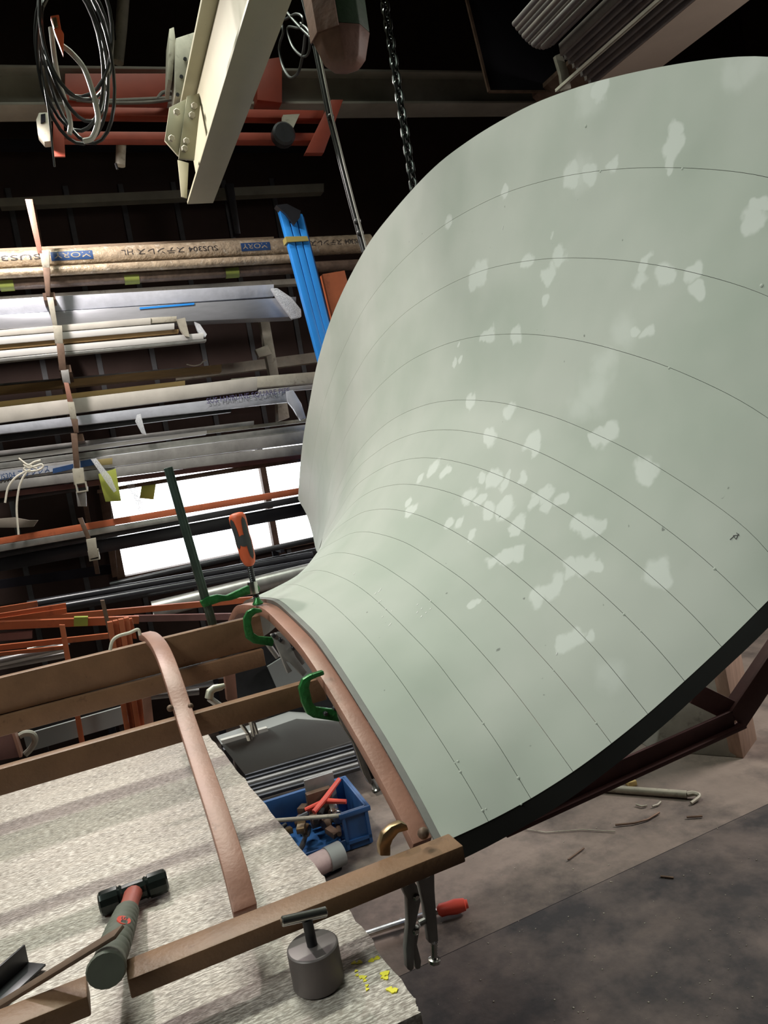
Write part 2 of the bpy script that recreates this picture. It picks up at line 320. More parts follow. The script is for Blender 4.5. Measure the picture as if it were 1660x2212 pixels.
EDGE_PX = [(959, 1819), (1056, 1775), (1147, 1726), (1240, 1667), (1322, 1606), (1400, 1543), (1480, 1471), (1560, 1397), (1640, 1318), (1705, 1250), (1850, 1080), (2010, 880), (2190, 640), (2390, 360)]
MID_PX = {10: (1745, 965), 11: (1840, 735), 12: (1930, 465), 13: (2030, 200)}
def cr(pts, n):
    P_ = [np.asarray(q, float) for q in pts]; P_ = [2 * P_[0] - P_[1]] + P_ + [2 * P_[-1] - P_[-2]]; out = []
    for i in range(1, len(P_) - 2):
        for t in np.linspace(0, 1, n, endpoint=False):
            a, b, c, d = P_[i - 1:i + 3]; out.append(.5 * ((2 * b) + (c - a) * t + (2 * a - 5 * b + 4 * c - d) * t * t + (3 * b - a - 3 * c + d) * t ** 3))
    return np.array(out + [P_[-2]])
for k, Q in enumerate(raw):
    ex, ey = EDGE_PX[k]; pts = [q for q in RINGS[k]]
    pts = [q for q in pts if np.hypot(q[0] - ex, q[1] - ey) > 25 and not (q[0] > ex)]
    if k in MID_PX: pts.append(MID_PX[k])
    pts.append((ex, ey))
    Q = np.array([P(x, y, X=AK[k]) for x, y in pts])
    d = Q[:, 1] - NC; z = Q[:, 2]; i0 = int(np.argmax(d < 0))      # first traced point on the near side
    near = [(-a, b) for a, b in zip(d[i0:], z[i0:])]; far = [(a, b) for a, b in zip(d[:i0], z[:i0])][::-1]
    if k <= 8:
        fm = far[-1][0] if far else 0
        if k <= 5: far = [(a, b) for a, b in far if a < .6 * fm + .02]; fm = far[-1][0] if far else 0
        far = far + [(a, b) for a, b in near if a > fm + (.12 if k <= 5 else .06)]
    top = (0, max(np.interp(0, [-near[0][0], far[0][0]], [near[0][1], far[0][1]]), near[0][1]))
    HALF.append([np.array([top] + near), np.array([top] + far)])
def ringpts(h):
    a = resample(h[0], NH + 1); b = resample(h[1], NH + 1)
    L = np.r_[np.stack([-a[::-1][:, 0], a[::-1][:, 1]], 1), b[1:]]
    for _ in range(5):
        M2 = L.copy(); M2[1:-1] = .25 * L[:-2] + .5 * L[1:-1] + .25 * L[2:]; L = M2
    return L
G = []
for k in range(14):
    L = ringpts(HALF[k]); G.append(np.stack([np.full(len(L), AK[k]), NC + L[:, 0], L[:, 1]], 1))
G = np.array(G)
# light fairing across the rings, weaker on the arch and the rim
G2 = G.copy(); G2[1:-1] = .12 * G[:-2] + .76 * G[1:-1] + .12 * G[2:]
for k in (9,): G2[k] = G[k]
G = G2
def surf(t):
    k = min(int(t), 12); f = t - k
    p0 = G[k - 1] if k > 0 else 2 * G[0] - G[1]; p1 = G[k]; p2 = G[k + 1]; p3 = G[k + 2] if k < 12 else 2 * G[13] - G[12]
    m1 = .5 * (p2 - p0); m2 = .5 * (p3 - p1)
    if k == 8: m2 *= .65
    if k == 9: m1 *= 1.3
    return (2 * f**3 - 3 * f**2 + 1) * p1 + (f**3 - 2 * f**2 + f) * m1 + (-2 * f**3 + 3 * f**2) * p2 + (f**3 - f**2) * m2
def surf_n(t):
    e = .02; a = surf(max(0, t - e)); b = surf(min(12.999, t + e)); c = surf(t)
    dv = np.gradient(c, axis=0); n = np.cross(b - a, dv); n = n / np.linalg.norm(n, axis=1)[:, None]
    n *= np.sign(n[NH, 2] if abs(n[NH, 2]) > .2 else -n[NH, 0]); return n
# putty repairs: real spots on the sheet, where they sit (x, y, radius in picture px)
PUTTY = [(1275, 205, 34), (1300, 195, 24), (1585, 160, 30), (1615, 150, 30), (1465, 280, 18), (1460, 310, 24), (1440, 345, 12), (1318, 345, 14), (1245, 380, 32), (1225, 385, 24), (1275, 378, 20), (1085, 405, 13), (975, 480, 14),
         (1040, 590, 26), (1030, 600, 20), (1140, 560, 17), (1180, 580, 19), (1205, 560, 18), (1175, 600, 13), (1205, 510, 8), (1178, 645, 14), (1045, 722, 12), (1065, 722, 14), (1108, 724, 16), (1390, 600, 20), (1400, 580, 14), (1450, 590, 20), (1505, 600, 20), (1500, 620, 18),
         (990, 752, 6), (985, 790, 10), (995, 780, 7), (1390, 706, 14), (1370, 710, 12), (1017, 865, 15), (1100, 885, 18), (1070, 945, 18), (1055, 950, 14), (1150, 960, 20), (1160, 975, 16), (1310, 935, 24), (1290, 935, 16), (1400, 1010, 24),
         (888, 1098, 17), (880, 1090, 12), (1040, 1025, 16), (1065, 1035, 18), (1085, 1045, 14), (1125, 1032, 13), (1100, 1035, 12), (1020, 1075, 18), (1040, 1080, 14), (1060, 1105, 18), (1085, 1100, 18), (1100, 1090, 12), (1155, 1085, 14), (1180, 1075, 18), (1190, 1100, 14), (1210, 1085, 14), (1130, 1130, 20), (1120, 1145, 14),
         (990, 1135, 14), (965, 1135, 12), (1022, 1150, 14), (1070, 1215, 16), (1090, 1205, 18), (1120, 1200, 18), (1255, 1130, 18), (1275, 1140, 22), (1290, 1140, 16), (1160, 1285, 20), (1185, 1275, 22), (1205, 1265, 20), (1235, 1225, 17), (1255, 1215, 20), (1285, 1220, 12), (1235, 1380, 20), (1270, 1375, 14), (1420, 1240, 26), (1330, 1470, 28), (1625, 470, 22), (1640, 440, 20),
         (1280, 850, 38), (1310, 800, 30), (1260, 880, 28), (1360, 720, 30), (940, 1010, 16), (905, 1030, 12), (960, 1020, 14), (1030, 1300, 10)]
dense = []
for t in np.linspace(0, 12.99, 170):
    for p in surf(t): dense.append((*proj(p), *p))
dense = np.array(dense)
m_sheet, t_, b_ = new_mat('grey_green_primer_sheet'); N_ = t_.nodes; L_ = t_.links
geo = N_.new('ShaderNodeTexCoord'); nz = N_.new('ShaderNodeTexNoise'); nz.inputs['Scale'].default_value = 22; nz.inputs['Detail'].default_value = 3
at = N_.new('ShaderNodeAttribute'); at.attribute_name = 'place'; at.attribute_type = 'GEOMETRY'
L_.new(at.outputs['Vector'], nz.inputs['Vector'])
sb = N_.new('ShaderNodeVectorMath'); sb.operation = 'SUBTRACT'; L_.new(nz.outputs['Color'], sb.inputs[0]); sb.inputs[1].default_value = (.5, .5, .5)
sc = N_.new('ShaderNodeVectorMath'); sc.operation = 'SCALE'; sc.inputs['Scale'].default_value = .055; L_.new(sb.outputs[0], sc.inputs[0])
ad = N_.new('ShaderNodeVectorMath'); L_.new(sc.outputs[0], ad.inputs[0]); L_.new(at.outputs['Vector'], ad.inputs[1])
acc = None
for i, (x, y, r) in enumerate(PUTTY):
    j = np.argmin((dense[:, 0] - x) ** 2 + (dense[:, 1] - y) ** 2); p = dense[j, 3:]; z = dense[j, 2]
    R = r / F_PX * z * 1.32
    dn = N_.new('ShaderNodeVectorMath'); dn.operation = 'DISTANCE'; L_.new(ad.outputs[0], dn.inputs[0]); dn.inputs[1].default_value = tuple(p)
    mr = N_.new('ShaderNodeMapRange'); mr.interpolation_type = 'SMOOTHSTEP'; L_.new(dn.outputs['Value'], mr.inputs[0])
    big = r > 26
    mr.inputs[1].default_value = R * (1.4 if big else 1.14); mr.inputs[2].default_value = R * (.35 if big else .72); mr.inputs[3].default_value = 0; mr.inputs[4].default_value = .4 if big else .72
    if acc is None: acc = mr.outputs[0]
    else:
        mxn = N_.new('ShaderNodeMath'); mxn.operation = 'MAXIMUM'; L_.new(acc, mxn.inputs[0]); L_.new(mr.outputs[0], mxn.inputs[1]); acc = mxn.outputs[0]
nb = N_.new('ShaderNodeTexNoise'); nb.inputs['Scale'].default_value = 3.0; nb.inputs['Detail'].default_value = 4; L_.new(at.outputs['Vector'], nb.inputs['Vector'])
rb = N_.new('ShaderNodeValToRGB'); rb.color_ramp.elements[0].position = .33; rb.color_ramp.elements[1].position = .62
rb.color_ramp.elements[0].color = (.355, .385, .335, 1); rb.color_ramp.elements[1].color = (.44, .45, .41, 1); L_.new(nb.outputs[0], rb.inputs[0])
# dust smears and small specks
sp = N_.new('ShaderNodeTexNoise'); sp.inputs['Scale'].default_value = 75; sp.inputs['Detail'].default_value = 1; L_.new(at.outputs['Vector'], sp.inputs['Vector'])
rs = N_.new('ShaderNodeValToRGB'); rs.color_ramp.elements[0].position = .16; rs.color_ramp.elements[1].position = .20; rs.color_ramp.elements[0].color = (.35, .35, .35, 1); rs.color_ramp.elements[1].color = (1, 1, 1, 1); L_.new(sp.outputs[0], rs.inputs[0])
ml = N_.new('ShaderNodeMixRGB'); ml.blend_type = 'MULTIPLY'; ml.inputs[0].default_value = .8; L_.new(rb.outputs[0], ml.inputs[1]); L_.new(rs.outputs[0], ml.inputs[2])
mp_ = N_.new('ShaderNodeMixRGB'); L_.new(acc, mp_.inputs[0]); L_.new(ml.outputs[0], mp_.inputs[1]); mp_.inputs[2].default_value = (.60, .61, .58, 1)
L_.new(mp_.outputs[0], b_.inputs['Base Color']); b_.inputs['Roughness'].default_value = .6; b_.inputs['Specular IOR Level'].default_value = .22
# gentle hand-beaten unevenness
nd = N_.new('ShaderNodeTexNoise'); nd.inputs['Scale'].default_value = 7; nd.inputs['Detail'].default_value = 1; L_.new(at.outputs['Vector'], nd.inputs['Vector'])
bpn = N_.new('ShaderNodeBump'); bpn.inputs['Strength'].default_value = .22; bpn.inputs['Distance'].default_value = .02; L_.new(nd.outputs[0], bpn.inputs['Height']); L_.new(bpn.outputs[0], b_.inputs['Normal'])

base = P(959, 1830, X=.40)
panel = T('flared_sheet_metal_panel', 'huge trumpet-shaped sheet of grey-green primed steel strips flaring up at right', 'metal panel', (.40, .93, .90))
SUB = 5
def slab(rows, norms, th):
    mb = MB(); r, c = len(rows), len(rows[0]); o = [rows[i] for i in range(r)]; inn = [rows[i] - norms[i] * th for i in range(r)]
    V = [p for q in o for p in q] + [p for q in inn for p in q]; K = r * c; F = []
    for i in range(r - 1):
        for j in range(c - 1):
            a, b2, c2, d2 = i * c + j, i * c + j + 1, (i + 1) * c + j + 1, (i + 1) * c + j
            F += [[a, b2, c2, d2], [K + d2, K + c2, K + b2, K + a]]
    for j in range(c - 1): F += [[j + 1, j, K + j, K + j + 1], [(r - 1) * c + j, (r - 1) * c + j + 1, K + (r - 1) * c + j + 1, K + (r - 1) * c + j]]
    for i in range(r - 1): F += [[i * c, (i + 1) * c, K + (i + 1) * c, K + i * c], [(i + 1) * c + c - 1, i * c + c - 1, K + i * c + c - 1, K + (i + 1) * c + c - 1]]
    return mb.add(V, F)
for k in range(13):
    wd_ = np.linalg.norm(G[k + 1][NH] - G[k][NH]); e = .00035 / wd_
    ts = [k + (0 if k == 0 else e) + (1 - (e if k == 0 else 2 * e)) * i / SUB for i in range(SUB + 1)]; ts[-1] = min(ts[-1], 12.9999)
    rows = [surf(t) for t in ts]; nr = [surf_n(t) for t in ts]
    o = slab(rows, nr, .007).build('sheet_strip', m_sheet, panel, smooth=50)
    at_ = o.data.attributes.new('place', 'FLOAT_VECTOR', 'POINT'); org = ORG[panel.name]
    at_.data.foreach_set('vector', np.array([np.array(v.co) + org for v in o.data.vertices]).astype(np.float32).ravel())
# welded lumps and holes beside the seams, chips and a pencilled mark
def on_sheet(x, y):
    j = np.argmin((dense[:, 0] - x) ** 2 + (dense[:, 1] - y) ** 2); p = dense[j, 3:]
    t = 12.99 * (j // (2 * NH + 1)) / 169; i = j % (2 * NH + 1); n = surf_n(t)[i]; return p, n
for x, y, r in ((990, 1652, .004), (993, 1662, .004), (988, 1658, .003), (1127, 1689, .0045), (1041, 1741, .004), (1048, 1746, .003), (1038, 1557, .0038), (1054, 1298, .003), (1075, 1111, .004), (1303, 366, .004), (1466, 362, .004), (1650, 627, .005), (1268, 270, .005), (1443, 791, .004), (1168, 713, .003), (1176, 717, .003), (714, 1303, .003), (772, 1265, .003), (744, 1329, .003), (1126, 1731, .003), (1545, 1232, .004), (1342, 1318, .004), (1395, 1372, .003), (1286, 1556, .0035), (1200, 1450, .003)):
    p, n = on_sheet(x, y); r *= .62; MB().lathe(p - n * .001, n, [(r, 0), (r * .9, r * .5), (r * .4, r * .8)], 8, ref=(.3, .5, .8)).build('weld_lump', m_sheet, panel)
cm = MB()
for x, y, L, a in ((820, 1278, 14, -.9), (815, 1283, 8, -.9), (768, 1241, 8, -.9), (905, 1312, 4, 0), (903, 1322, 5, 0), (912, 1320, 4, 0), (920, 1326, 4, 0), (915, 1336, 6, -.8), (926, 1314, 4, 0), (825, 1300, 5, 0), (830, 1312, 5, -.8), (845, 1318, 3, 0), (843, 1348, 10, -.7), (826, 1330, 5, -.6), (818, 1306, 4, 0), (932, 1305, 4, -.8), (1080, 496, 8, 1.5), (1206, 1414, 6, -.4)):
    p, n = on_sheet(x, y); tu = unit(np.array([math.cos(a), .3, -math.sin(a)])); tu = unit(tu - n * (tu @ n)); z = proj(p)[2]; w = L / F_PX * z
    cm.box(p + n * .0002, (w, .0016, .0006), (tu, np.cross(n, tu), n))
cm.build('paint_chips', m_white, panel)['label'] = 'tiny white chips and scratches'
pm = MB()
for (xa_, ya_), (xb_, yb_) in (((1578, 1166), (1588, 1157)), ((1585, 1157), (1591, 1165)), ((1591, 1165), (1597, 1153)), ((1586, 1157), (1596, 1156)), ((1592, 1151), (1598, 1157))):
    p, n = on_sheet(xa_, ya_); q = P(xb_, yb_, pl=(p, n)); p2 = P(xa_, ya_, pl=(p, n)); pm.bar(p2 + n * .0004, q + n * .0004, .0009, .0005, up=n)
pm.build('pencil_mark', m_ink, panel)
# backing strip of the arch edge, dark flange along the near lower edge, rim stiffener behind
edge = [surf(t)[0] for t in np.linspace(0, 12.99, 50)]
fl = MB(); nV = len(edge); A1 = [e + np.array([.0, .004, -.001]) for e in edge]; V = []
for i, e in enumerate(edge):
    tg = unit(edge[min(i + 1, nV - 1)] - edge[max(i - 1, 0)]); dn = np.array([0, 0, -1.]) - tg * (-tg[2]); dn = unit(dn); hh = .036 - .011 * min(1, i / 25)
    V += [e + [0, .001, 0], e + dn * hh + [0, .001, 0], e + dn * hh + [.0, .012, 0], e + [0, .012, 0]]
Fq = []
for i in range(nV - 1):
    for q in range(4): Fq.append([i * 4 + q, i * 4 + (q + 1) % 4, (i + 1) * 4 + (q + 1) % 4, (i + 1) * 4 + q])
Fq += [[3, 2, 1, 0], [(nV - 1) * 4 + q for q in range(4)]]
fl.add(V, Fq); fl.build('edge_flange', m_flange, panel, smooth=40)
ed = surf(0); nn = surf_n(0); lp = MB()
prof = [(-.011, -.001), (.003, -.001), (.003, -.014), (-.011, -.014)]
V = []
for p, q in zip(ed, nn):
    V += [p + np.array([dx, 0, 0]) + q * dz for dx, dz in prof]
F = []
for i in range(len(ed) - 1):
    for q in range(4): F.append([i * 4 + q, i * 4 + (q + 1) % 4, (i + 1) * 4 + (q + 1) % 4, (i + 1) * 4 + q])
lp.add(V, F + [[3, 2, 1, 0], [(len(ed) - 1) * 4 + q for q in range(4)]]); lp.build('edge_strip', m_edge, panel, smooth=40)
# stand under the near edge: chord, strut and upright of maroon angle steel
YC = .962
ch = MB(); c0 = P(985, 1818, Y=YC); c1 = P(1583, 1551, Y=YC)
ch.bar(c0, c1, .006, .027); dz = np.array([0, -.004, -.0165]); ch.bar(c0 + dz + (c1 - c0) * .14, c1 + dz + (c1 - c0) * .03, .018, .007)
ch.build('support_chord', m_maroon, panel, bevel=.0008)
sg = MB(); s0 = P(1500, 1497, Y=YC + .02); s1 = P(1592, 1542, Y=YC + .006); sg.bar(s0, s1, .006, .036); sg.bar(s0 + [0, .014, .014], s1 + [0, .014, .014], .03, .005); sg.build('support_strut', m_maroon, panel, bevel=.0006)
ug = MB(); u0 = P(1592, 1556, Y=YC); u1 = P(1720, 1365, Y=YC); ug.bar(u0, u1, .006, .045); ug.bar(u0 + [0, .02, .0], u1 + [0, .02, 0], .04, .005); ug.build('support_upright', m_maroon, panel, bevel=.0006)
bk = MB(); bk.plate([(925, 1862), (968, 1840), (975, 1852), (945, 1882)], .006, Y=.905); bk.build('gusset', m_maroon, panel)

# ================================================================ BARREL FRAME
frame = T('arched_rail_frame', 'brown primed frame of long rails and curved ribs lying across the workbench', 'metal frame', (.1, 1.3, .895))
def rail(x0, x1, y0, y1, z0, z1, m=m_prim, name='rail', sk=0.):
    b = MB(); q = [(y0, z0), (y1, z0), (y1, z1), (y0, z1)]
    b.hexa([(x0, y, z) for y, z in q], [(x1, y + sk, z) for y, z in q]); return b.build(name, m, frame, bevel=.002)
xa = P(272, 2094, Y=.9)[0]; xb = P(186, 2120, Y=.9)[0]
rail(xa, .395, .880, .921, .898, .921); rail(-.62, xb, .880, .921, .898, .921)
rail(-.6, .378, 1.340, 1.362, 1.010, 1.052); 
rail(-.65, .36, 1.70, 1.722, 1.052, 1.124); rail(-.65, .35, 1.685, 1.722, 1.012, 1.050, m_prim)
def rib(path, w, th, m, name='rib'):
    pts = [np.asarray(p, float) for p in path]; V = []
    for i, p in enumerate(pts):
        t = unit(pts[min(i + 1, len(pts) - 1)] - pts[max(i - 1, 0)]); n = unit(np.array([0, -t[2], t[1]])); n = n if n[2] > 0 or (abs(n[2]) < .2 and n[1] < 0) else -n
        V += [p + [-w / 2, 0, 0], p + [w / 2, 0, 0], p + np.array([w / 2, 0, 0]) - n * th, p + np.array([-w / 2, 0, 0]) - n * th]
    F = []
    for i in range(len(pts) - 1):
        for q in range(4): F.append([i * 4 + q, i * 4 + (q + 1) % 4, (i + 1) * 4 + (q + 1) % 4, (i + 1) * 4 + q])
    b = MB(); b.add(V, F + [[3, 2, 1, 0], [(len(pts) - 1) * 4 + q for q in range(4)]]); return b.build(name, m, frame, bevel=.0015, smooth=30)
def spline(pts, n):
    P_ = [np.asarray(p, float) for p in pts]; P_ = [2 * P_[0] - P_[1]] + P_ + [2 * P_[-1] - P_[-2]]; out = []
    for i in range(1, len(P_) - 2):
        for t in np.linspace(0, 1, n, endpoint=False):
            a, b, c, d = P_[i - 1:i + 3]; out.append(.5 * ((2 * b) + (c - a) * t + (2 * a - 5 * b + 4 * c - d) * t * t + (3 * b - a - 3 * c + d) * t ** 3))
    return out + [P_[-2]]
# rib 1 centre line seen at these pixels, a vertical rib at X = .122
r1px = [(530, 1962), (505, 1865), (470, 1752), (437, 1655), (400, 1545), (376, 1470), (358, 1420), (342, 1388), (325, 1370), (312, 1366)]
r1 = [P(x, y, X=.1135 + .0105 * min(1, i / 4)) for i, (x, y) in enumerate(r1px)]
rib(spline(r1, 6), .030, .016, m_primp)
# rib 2 carries the sheet edge
e = surf(0); nrm0 = surf_n(0); r2 = [p - q * .010 + np.array([-.026, 0, 0]) for p, q in zip(e, nrm0)]
rib([r2[i] for i in range(1, len(r2) - 1, 2)], .030, .022, m_primp)
MB().plate([(482, 1425), (505, 1418), (514, 1515), (492, 1515)], .03, Y=2.36).build('leg', m_primp, frame, bevel=.001)
for sx in (-.55, -.3): MB().box((sx, .90, .874), (.05, .035, .048)).build('foot_block', m_dsteel, frame)
for sx in (-.55, -.4): MB().box((sx, 1.352, .93), (.03, .02, .16)).build('leg', m_prim, frame)
wl_ = MB()
for c, r in ((P(368, 1530, Y=1.34), .006), (P(412, 1525, Y=1.34), .005), (P(689, 1440, Y=1.345), .006), (P(915, 1800, Y=.91), .008)): wl_.lathe(c - [0, 0, r], (0, 0, 1), [(r * math.sin(a), r - r * math.cos(a)) for a in np.linspace(.15, 3, 7)], 10)
wl_.build('weld_bead', m_rusty, frame)

# ================================================================ WORKBENCH
ZB = .85
bench = T('steel_workbench', 'heavy steel-topped workbench with worn scratched surface in the foreground', 'workbench', (-.35, 1.3, 0))
top = [(-1.3, .56), (.03, .735)]
top = [(-1.3, .735), (.247, .735), (.252, .76), (.249, .965), (.246, 1.065), (.228, 1.5), (.213, 1.88), (.210, 1.985), (-1.3, 2.0)]
pts = []
for i in range(len(top)):
    a, b2 = np.array(top[i]), np.array(top[(i + 1) % len(top)]); n_ = 1 if i in (0, len(top) - 2, len(top) - 1) else 12
    for t in range(n_):
        p = a + (b2 - a) * t / n_
        if n_ > 1: p = p + np.random.normal(0, .0012, 2)
        pts.append((p[0], p[1], ZB - .045))
MB().prism(pts, (0, 0, .045)).build('tabletop', m_bench, bench, bevel=.002)
ap = MB()
for x0, x1, y0, y1 in ((-1.25, .19, .77, .82), (-1.25, .17, 1.88, 1.93), (.13, .18, .77, 1.93), (-1.25, -1.2, .77, 1.93)): ap.box(((x0 + x1) / 2, (y0 + y1) / 2, .755), (x1 - x0, y1 - y0, .10))
ap.build('apron', m_benchg, bench, bevel=.002)
for x, y in ((.13, .82), (.13, 1.88), (-1.2, .82), (-1.2, 1.88)): MB().box((x, y, .36), (.07, .07, .71)).build('leg', m_benchg, bench, bevel=.003)
ym = MB()
for i_, (x, y, r) in enumerate(((765, 2080, 5), (777, 2079, 6), (803, 2075, 6), (815, 2070, 6), (770, 2098, 3.5), (772, 2107, 3.5), (781, 2111, 5), (787, 2112, 5), (789, 2119, 3.5), (793, 2130, 3.5), (794, 2138, 3.5), (830, 2104, 7), (836, 2103, 6), (828, 2112, 4), (835, 2114, 5), (842, 2138, 6), (849, 2141, 7), (855, 2141, 5))):
    c = P(x, y, Z=ZB); R = r / F_PX * .9; ym.prism([c + R * (1 + .25 * math.sin(3 * a + x)) * np.array([math.cos(a) * 1.1, math.sin(a), 0]) for a in np.linspace(0, 2 * math.pi, 12, endpoint=False)], (0, 0, .0005 + .00006 * i_))
ym.build('paint_marks', m_yellow, bench)['label'] = 'bright yellow paint dots and dashes'
# ================================================================ THINGS ON THE BENCH
# --- sledgehammer
hc = np.array([-.008, 1.176, .868]); he = np.array([-.048, .858, .953]); hd = unit(he - hc)
ham = T('sledgehammer', 'short sledgehammer with dark head, red neck and ribbed grey-green rubber grip', 'hammer', tuple(hc - [0, 0, .018]))
ax = unit([.093, -.002, .002]); h0 = hc - ax * .049
MB().lathe(h0, ax, [(.013, 0), (.0165, .0025), (.0175, .006), (.0175, .027), (.0145, .029), (.0165, .031), (.0145, .034), (.0150, .049), (.0145, .064), (.0165, .067), (.0145, .069), (.0175, .071), (.0175, .092), (.0165, .0955), (.013, .098)], 12).build('head', m_headblk, ham, smooth=25)
L_h = np.linalg.norm(he - hc)
MB().tube([hc + hd * L_h * t for t in (-.02, .05, .12, .2, .30, .36)], [.0125, .0135, .0125, .0125, .0135, .014], 14, sq=(1, .85)).build('neck', mat('red_fibreglass', (.42, .10, .075), .4, 0, .2, 12, 0, (.10, .06, .06), .35, 20), ham)
gp_, gr_ = [], []
for i in range(64):
    t = .33 + .67 * i / 63; r = .0165 + .0025 * math.sin((t - .33) * 4.2); 
    if .36 < t < .9: r -= .0022 * max(0, math.sin((t - .36) * 2 * math.pi * 17)) ** 6
    if t > .9: r = .0175 + .004 * (t - .9) / .1
    if i == 63: r *= .9
    gp_.append(hc + hd * L_h * t); gr_.append(r)
gr = MB().tube(gp_, gr_, 18, sq=(1, .9)).build('grip', m_grip, ham, smooth=50)
lc = hc + hd * L_h * .62; ln = unit(np.array([0, 0, CAM_H]) - lc); ln = unit(ln - hd * (ln @ hd)); ls = np.cross(ln, hd); lc = lc + ln * .0158
lg_ = MB().prism([lc + ls * .0085 * math.cos(a) + hd * .016 * math.sin(a) for a in np.linspace(0, 2 * math.pi, 24, endpoint=False)], ln * .0012).build('badge', m_redgrip, gr)
lm = MB()
for dx, dy, w, h in ((-.003, -.006, .0012, .007), (.0, -.006, .0012, .007), (.003, -.006, .0012, .007), (-.002, .003, .0012, .008), (.002, .003, .0012, .008), (0, .003, .004, .0012), (0, .009, .006, .0012)):
    lm.box(lc + ls * dx + hd * dy + ln * .0014, (w, h, .0006), (ls, hd, ln))
lm.build('badge_marks', m_rubber, gr)
# --- flat bar over the grip, angle offcut
fb0 = P(-40, 2195, Z=.893); fb1 = P(258, 2012, Z=.982)
tag(MB().bar(fb0, fb1, .020, .004).build('flat_bar', m_rusty, bevel=.0006), 'long brown steel flat bar leaning across the sledgehammer grip', 'steel bar')
ao = MB(); p0 = P(-30, 2182, Z=.856); p1 = P(80, 2082, Z=.856); d_ = unit(p1 - p0); sd = np.cross(d_, (0, 0, 1))
ao.bar(p0, p1, .030, .003); ao.bar(p0 - sd * .015 + [0, 0, .013], p1 - sd * .015 + [0, 0, .013], .003, .026)
tag(ao.build('angle_offcut', m_dsteel, bevel=.0005), 'dark steel angle offcut lying on the bench at lower left', 'steel angle')
# --- cylindrical jig with T handle
jc = np.array([.170, .846, ZB])
jig = T('tee_handle_weight', 'mauve-grey steel cylinder with a chrome tee handle standing on the bench', 'tool', tuple(jc))
MB().lathe(jc, (0, 0, 1), [(.0275, 0), (.029, .0015), (.0300, .003), (.0300, .0455), (.0285, .047), (.0275, .0473)], 48).build('body', m_jig, jig, smooth=30)
MB().lathe(jc + [0, 0, .047], (-.02, 0, 1), [(.0062, 0), (.0062, .032)], 16).build('stem', m_dsteel, jig)
t0 = P(608, 1991, Y=.846); t1 = P(706, 1969, Y=.846); td = unit(t1 - t0)
MB().lathe(t0, td, [(.0045, 0), (.0058, .0012), (.0058, np.linalg.norm(t1 - t0) - .0012), (.0045, np.linalg.norm(t1 - t0))], 16).build('crossbar', m_chrome, jig)

# ================================================================ CLAMPS
def pxtube(mb, pts, r, **pl): return mb.tube([P(x, y, **pl) for x, y in pts], r, 12)
# --- bar clamp
YB = 1.745
fc = T('bar_clamp', 'bar clamp with orange and black handle pressing on the top of the arch', 'clamp', tuple(P(460, 1345, Y=YB)))
b0, b1 = P(363, 1010, Y=YB), P(470, 1385, Y=YB); bd = unit(b1 - b0)
bm_ = MB(); bm_.bar(b0, b1, .019, .009, up=(0, 1, 0)); bm_.bar(b0 - [0, .0045, 0], b1 - [0, .0045, 0], .009, .004, up=(0, 1, 0)); bm_.build('bar', mat('bar_steel', (.10, .14, .12), .35, .6, .2, 20), fc, bevel=.001)
am = MB(); am.plate([(433, 1300), (447, 1290), (470, 1285), (490, 1287), (535, 1266), (556, 1262), (563, 1270), (560, 1280), (545, 1282), (500, 1297), (478, 1300), (455, 1308), (440, 1313)], .016, Y=YB - .012); am.build('sliding_arm', m_green, fc, bevel=.002)
MB().lathe(P(549, 1282, Y=YB - .005), P(545, 1258, Y=YB - .005) - P(549, 1282, Y=YB - .005), [(.012, 0), (.0125, .012), (.011, .028)], 16).build('boss', m_chrome, fc)
s0, s1 = P(556, 1300, Y=YB - .005), P(538, 1215, Y=YB - .005); sl = np.linalg.norm(s1 - s0); prof = []
for i in range(40): prof += [(.0062 if i % 2 else .0078, sl * i / 39)]
MB().lathe(s0, s1 - s0, prof, 12).build('screw', m_dsteel, fc, smooth=60)
h0_, h1_ = P(541, 1222, Y=YB - .005), P(510, 1108, Y=YB - .005); hl = np.linalg.norm(h1_ - h0_)
MB().lathe(h0_, h1_ - h0_, [(.008, 0), (.013, .006), (.017, .02), (.0185, hl * .45), (.0175, hl * .6), (.0195, hl * .85), (.019, hl * .93), (.015, hl * .985), (.008, hl)], 18).build('handle', m_orange, fc, smooth=60)
ha = unit(h1_ - h0_); hv = unit(C0 - h0_); hv = unit(hv - ha * (hv @ ha)); hs = np.cross(ha, hv); hg = MB()
for dang, t0_, t1_ in ((.62, .12, .92), (-.85, .35, .92), (.0, .38, .6)):
    nrm_ = hv * math.cos(dang) + hs * math.sin(dang); rows = []
    for t in np.linspace(t0_, t1_, 14):
        R_ = np.interp(t, [0, .14, .45, .6, .85, .93, 1], [.013, .017, .0185, .0175, .0195, .019, .015]) + .0009
        ww = .42 * math.sin(math.pi * (t - t0_) / (t1_ - t0_)) ** .35 if dang else .7 * math.sin(math.pi * (t - t0_) / (t1_ - t0_)) ** .5
        rows.append([h0_ + ha * hl * t + R_ * (nrm_ * math.cos(a) + np.cross(ha, nrm_) * math.sin(a)) for a in np.linspace(-ww, ww, 7)])
    hg.grid(rows)
hg.build('handle_inlay', m_rubber, fc, smooth=60)['label'] = 'dark grey rubber inlay on the handle'
MB().lathe(P(558, 1306, Y=YB - .03), (0, 0, 1), [(.011, 0), (.013, .003), (.008, .010), (.005, .016)], 14).build('pressure_pad', m_green, fc)
